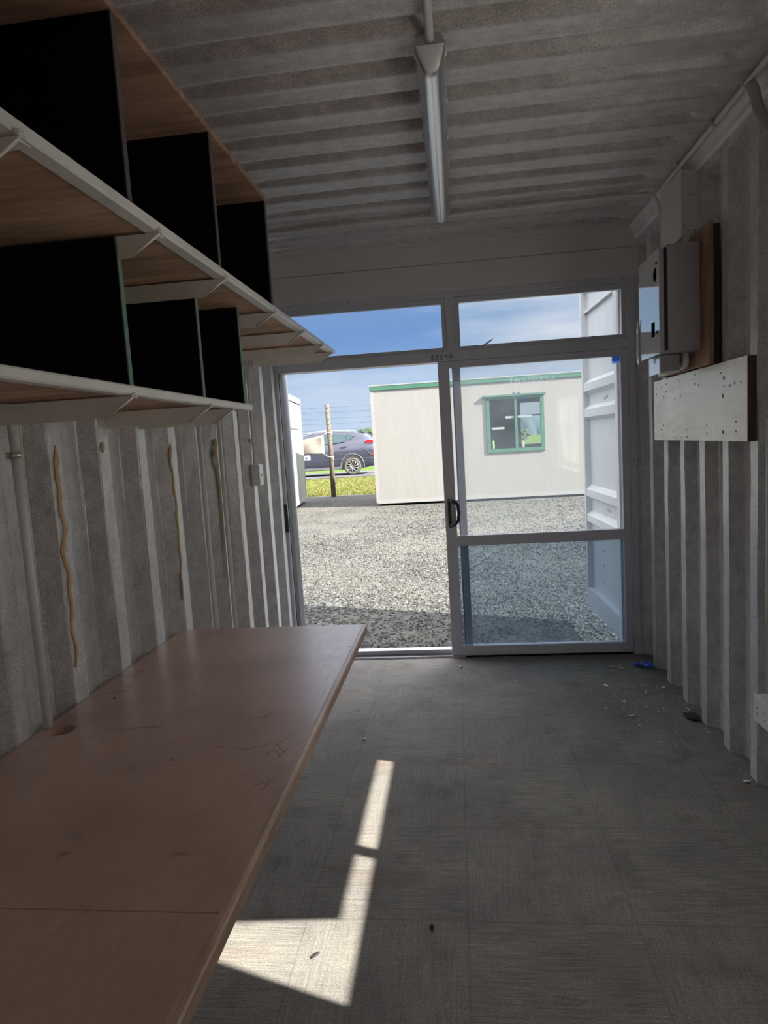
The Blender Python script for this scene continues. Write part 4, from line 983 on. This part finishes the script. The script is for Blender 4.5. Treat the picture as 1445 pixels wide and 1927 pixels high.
mb = MB(); mb.prism([(-3.86, .455), (-3.72, .475), (-3.60, .44), (-3.62, .42), (-3.8, .42)], 'y', CY + .2, CY + CW - .2); mb.build('spoiler', 'car', car)
mb = MB()
P = [(-6.0, CY + .18, .48), (-5.5, CY + .17, .545), (-5.0, CY + .16, .56), (-4.4, CY + .17, .54), (-3.95, CY + .19, .50)]
mb.tube(P, .022, 8); mb.build('roof_rail', 'chrome', car)
mb = MB(); mb.tube([(-4.02, CY + .9, .47), (-3.86, CY + .9, .66)], .012, 6); mb.build('antenna', 'skid', car)
side_poly([(-3.60, .04), (-3.50, .10), (-3.25, .11), (-3.20, .06), (-3.21, .00), (-3.42, -.01)], .06, 'tail_lamp', 'tail', y=CY - .01)
side_poly([(-3.36, -.47), (-3.26, -.43), (-3.21, -.46), (-3.24, -.51)], .06, 'bumper_reflector', 'tail', y=CY - .01)
mb = MB(); mb.tube([(-3.72, CY - .01, -.13), (-3.55, CY - .012, -.25), (-3.42, CY - .012, -.42), (-3.30, CY - .01, -.52)], .010, 6, flat=(1, .5, 1)); mb.build('rear_crease_highlight', 'tyre', car)  # thin tube stands in for the highlight along the rear crease
side_poly([(-4.62, -.13), (-4.50, -.10), (-4.34, -.09), (-4.30, -.11), (-4.48, -.15)], .02, 'door_handle', 'skid', y=CY - .02)
side_poly([(-6.35, -1.0), (-4.62, -1.0), (-4.60, -.90), (-6.35, -.90)], .05, 'sill_cladding', 'car_trim', y=CY - .02)
def wheel(x):
    w = empty('wheel', (x, CY, RG)); w.parent = car; w.location = (x + 5.4, CY - 26.9, 0)
    zc = RG + .345
    # arch
    n = 20; mb = MB(); pts = [(x + .46 * math.cos(a), zc + .02 + .46 * math.sin(a)) for a in [-.25 + (math.pi + .5) * k / n for k in range(n + 1)]]
    mb.prism(pts, 'y', CY - .008, CY + .02); mb.build('arch_gap', 'soot', w)  # dark sheet painted in for the shaded hollow of the arch
    mb = MB(); mb.tube([(px, CY - .012, pz) for px, pz in [(x + .475 * math.cos(a), zc + .02 + .475 * math.sin(a)) for a in [-.3 + (math.pi + .6) * k / n for k in range(n + 1)]]], .022, 6, flat=(1, .6, 1)); mb.build('arch_cladding', 'car_trim', w)
    mb = MB(); m_ = 28
    prof = [(.235, -.0), (.25, -.035), (.30, -.05), (.335, -.035), (.345, .0), (.345, .14)]
    vs = [(x + r_ * math.cos(2 * math.pi * k / m_), CY + d, zc + r_ * math.sin(2 * math.pi * k / m_)) for r_, d in prof for k in range(m_)]
    mb.add(vs, [(i * m_ + k, i * m_ + (k + 1) % m_, (i + 1) * m_ + (k + 1) % m_, (i + 1) * m_ + k) for i in range(len(prof) - 1) for k in range(m_)], True); mb.build('tyre', 'tyre', w)
    mb = MB(); mb.tube([(x, CY + .0, zc), (x, CY + .02, zc)], .24, 24); mb.build('wheel_well', 'soot', w)  # dark disc painted in for the shade behind the spokes
    rim = MB(); rim.tube([(x + .232 * math.cos(2 * math.pi * k / 28), CY - .03, zc + .232 * math.sin(2 * math.pi * k / 28)) for k in range(29)], .014, 6); rim.tube([(x, CY - .035, zc), (x, CY - .01, zc)], .06, 12); ro = rim.build('rim', 'rim', w)
    for k in range(10):
        a = 2 * math.pi * k / 10; b_ = a + .28
        MB().tube([(x + .04 * math.cos(a), CY - .028, zc + .04 * math.sin(a)), (x + .14 * math.cos(a + .10), CY - .032, zc + .14 * math.sin(a + .10)), (x + .232 * math.cos(b_), CY - .026, zc + .232 * math.sin(b_))], [.016, .019, .026], 6).build('spoke', 'rim', w)
wheel(-4.13); wheel(-6.80)

# trees and hills
def tree(x, y, z0, h, w_, label, seed, mat='hedge', n=26):
    r = random.Random(seed); root = tag(empty('distant_tree', (x, y, z0)), label, 'tree')
    MB().tube([(x, y, z0), (x + .1, y, z0 + h * .55)], [w_ * .05, w_ * .03], 8).build('trunk', 'timber_post', root)
    mb = MB()
    for k in range(n):
        cx_ = x + r.uniform(-.5, .5) * w_; cy_ = y + r.uniform(-.3, .3) * w_; cz_ = z0 + h * r.uniform(.3, .85); rr = r.uniform(.12, .24) * min(w_, h)
        bm = bmesh.new(); bmesh.ops.create_icosphere(bm, subdivisions=2, radius=1)
        vs = [(cx_ + q.co.x * rr * (1 + r.uniform(-.25, .25)), cy_ + q.co.y * rr * (1 + r.uniform(-.25, .25)), cz_ + q.co.z * rr * (1 + r.uniform(-.25, .25))) for q in bm.verts]
        bm.verts.index_update(); fs = [[q.index for q in f.verts] for f in bm.faces]; bm.free(); mb.add(vs, fs)
    mb.build('tree_crown', mat, root)
tree(-7.0, 60, -1.28, 2.7, 4.4, 'dark bushy tree behind the tail of the car', 1)
tree(-17.0, 75, -1.28, 2.6, 3.2, 'small dark tree peeping over the car roof beside the white cabin', 2)
tree(15.0, 150, -1.28, 2.0, 3.0, 'pale green tree on the field seen through the cabin window', 3, 'hill_green')
tree(11.6, 115, -1.28, 1.0, 1.2, 'pale bush nearest the frame in the view through the cabin window', 4, 'hill_green')
def hill(xc, y, w_, h, mat, seed):
    r = random.Random(seed); mb = MB(); n = 60; prof = []
    def P(i, j):
        u = i / (n - 1) * 2 - 1; v_ = j / 7
        e = max(0, 1 - u * u) ** .8 * (1 + .15 * math.sin(u * 9 + seed) + .08 * math.sin(u * 23))
        return (xc + u * w_, y + 60 * v_ + 4 * math.sin(i * 1.7), -1.6 + h * e * math.sin(v_ * math.pi / 2) ** .6)
    mb.grid(P, n, 8, True); o = mb.build('hill_ridge', mat); struct(o)
hill(70, 330, 62, 13, 'hill', 1); hill(20, 360, 40, 5.0, 'hill_green', 3); hill(-140, 420, 120, 7, 'hill', 2)

# ------------------------------------------------------------------ world, sun
w = bpy.data.worlds.new('sky'); sc.world = w; w.use_nodes = True; nt = w.node_tree; nt.nodes.clear()
out = N(nt, 'ShaderNodeOutputWorld'); bg = N(nt, 'ShaderNodeBackground'); tc = N(nt, 'ShaderNodeTexCoord')
sp = N(nt, 'ShaderNodeSeparateXYZ'); nt.links.new(tc.outputs['Generated'], sp.inputs[0])
base = ramp(nt, sp.outputs[2], [(0.0, (.62, .76, .93)), (.06, (.52, .68, .92)), (.16, (.33, .50, .77)), (.35, (.58, .60, .66)), (1.0, (.60, .58, .60))])
mp = N(nt, 'ShaderNodeMapping'); nt.links.new(tc.outputs['Generated'], mp.inputs['Vector']); mp.inputs['Scale'].default_value = (1.3, 1.3, 7); mp.inputs['Location'].default_value = (.35, .2, .1)
cl = noise(nt, mp.outputs[0], 2.0, 8, .6)
gx_ = N(nt, 'ShaderNodeMath', operation='MULTIPLY_ADD'); nt.links.new(sp.outputs[0], gx_.inputs[0]); gx_.inputs[1].default_value = .55; gx_.inputs[2].default_value = .02   # more cloud to the right
sm2 = N(nt, 'ShaderNodeMath', operation='ADD'); nt.links.new(cl, sm2.inputs[0]); nt.links.new(gx_.outputs[0], sm2.inputs[1])
cf = ramp(nt, sm2.outputs[0], [(.42, (0, 0, 0)), (.70, (.85, .85, .85))])
skyc = mixc(nt, cf, base, (.80, .85, .94))
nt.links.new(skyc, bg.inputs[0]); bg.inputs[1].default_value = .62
hi = ramp(nt, sp.outputs[2], [(.22, (1/6.5,) * 3), (.42, (1, 1, 1))]); skyb = mixc(nt, 1, skyc, hi, 'MULTIPLY'); bg.inputs[1].default_value = .36 * 6.5; nt.links.new(skyb, bg.inputs[0]); nt.links.new(bg.outputs[0], out.inputs[0])  # overhead sky, out of view, boosted to light the interior
SUN = bpy.data.lights.new('sun', 'SUN'); so = bpy.data.objects.new('sun', SUN); col.objects.link(so)
SUN.energy = 9.2; SUN.angle = math.radians(.6); SUN.color = (1, .95, .86)
d = Vector((-.95, .315, -.68)).normalized(); so.rotation_euler = d.to_track_quat('-Z', 'Y').to_euler(); so.location = (6, -2, 8)

# ------------------------------------------------------------------ camera
R = [[0.9924066, 0.10715751, -0.06038553], [-0.04820573, -0.11282126, -0.99244525], [-0.11316073, 0.98782014, -0.10679896]]
cam = bpy.data.cameras.new('camera'); co = bpy.data.objects.new('camera', cam); col.objects.link(co)
mw = Matrix.Identity(4)
for i in range(3):
    mw[i][0] = R[0][i]; mw[i][1] = -R[1][i]; mw[i][2] = -R[2][i]
mw[2][3] = H
co.matrix_world = mw
cam.sensor_fit = 'HORIZONTAL'; cam.sensor_width = 36; cam.lens = 36 * 1231.75 / 1445; cam.clip_start = .02; cam.clip_end = 2000
sc.camera = co
for o in list(bpy.data.objects):
    if '_o' in o: del o['_o']
sc.view_settings.view_transform = 'Standard'; sc.view_settings.look = 'None'; sc.view_settings.gamma = 1; sc.view_settings.exposure = 1.4
sc.cycles.use_denoising = True
sc.cycles.max_bounces = 14; sc.cycles.diffuse_bounces = 8; sc.cycles.transparent_max_bounces = 16; sc.cycles.sample_clamp_indirect = 6
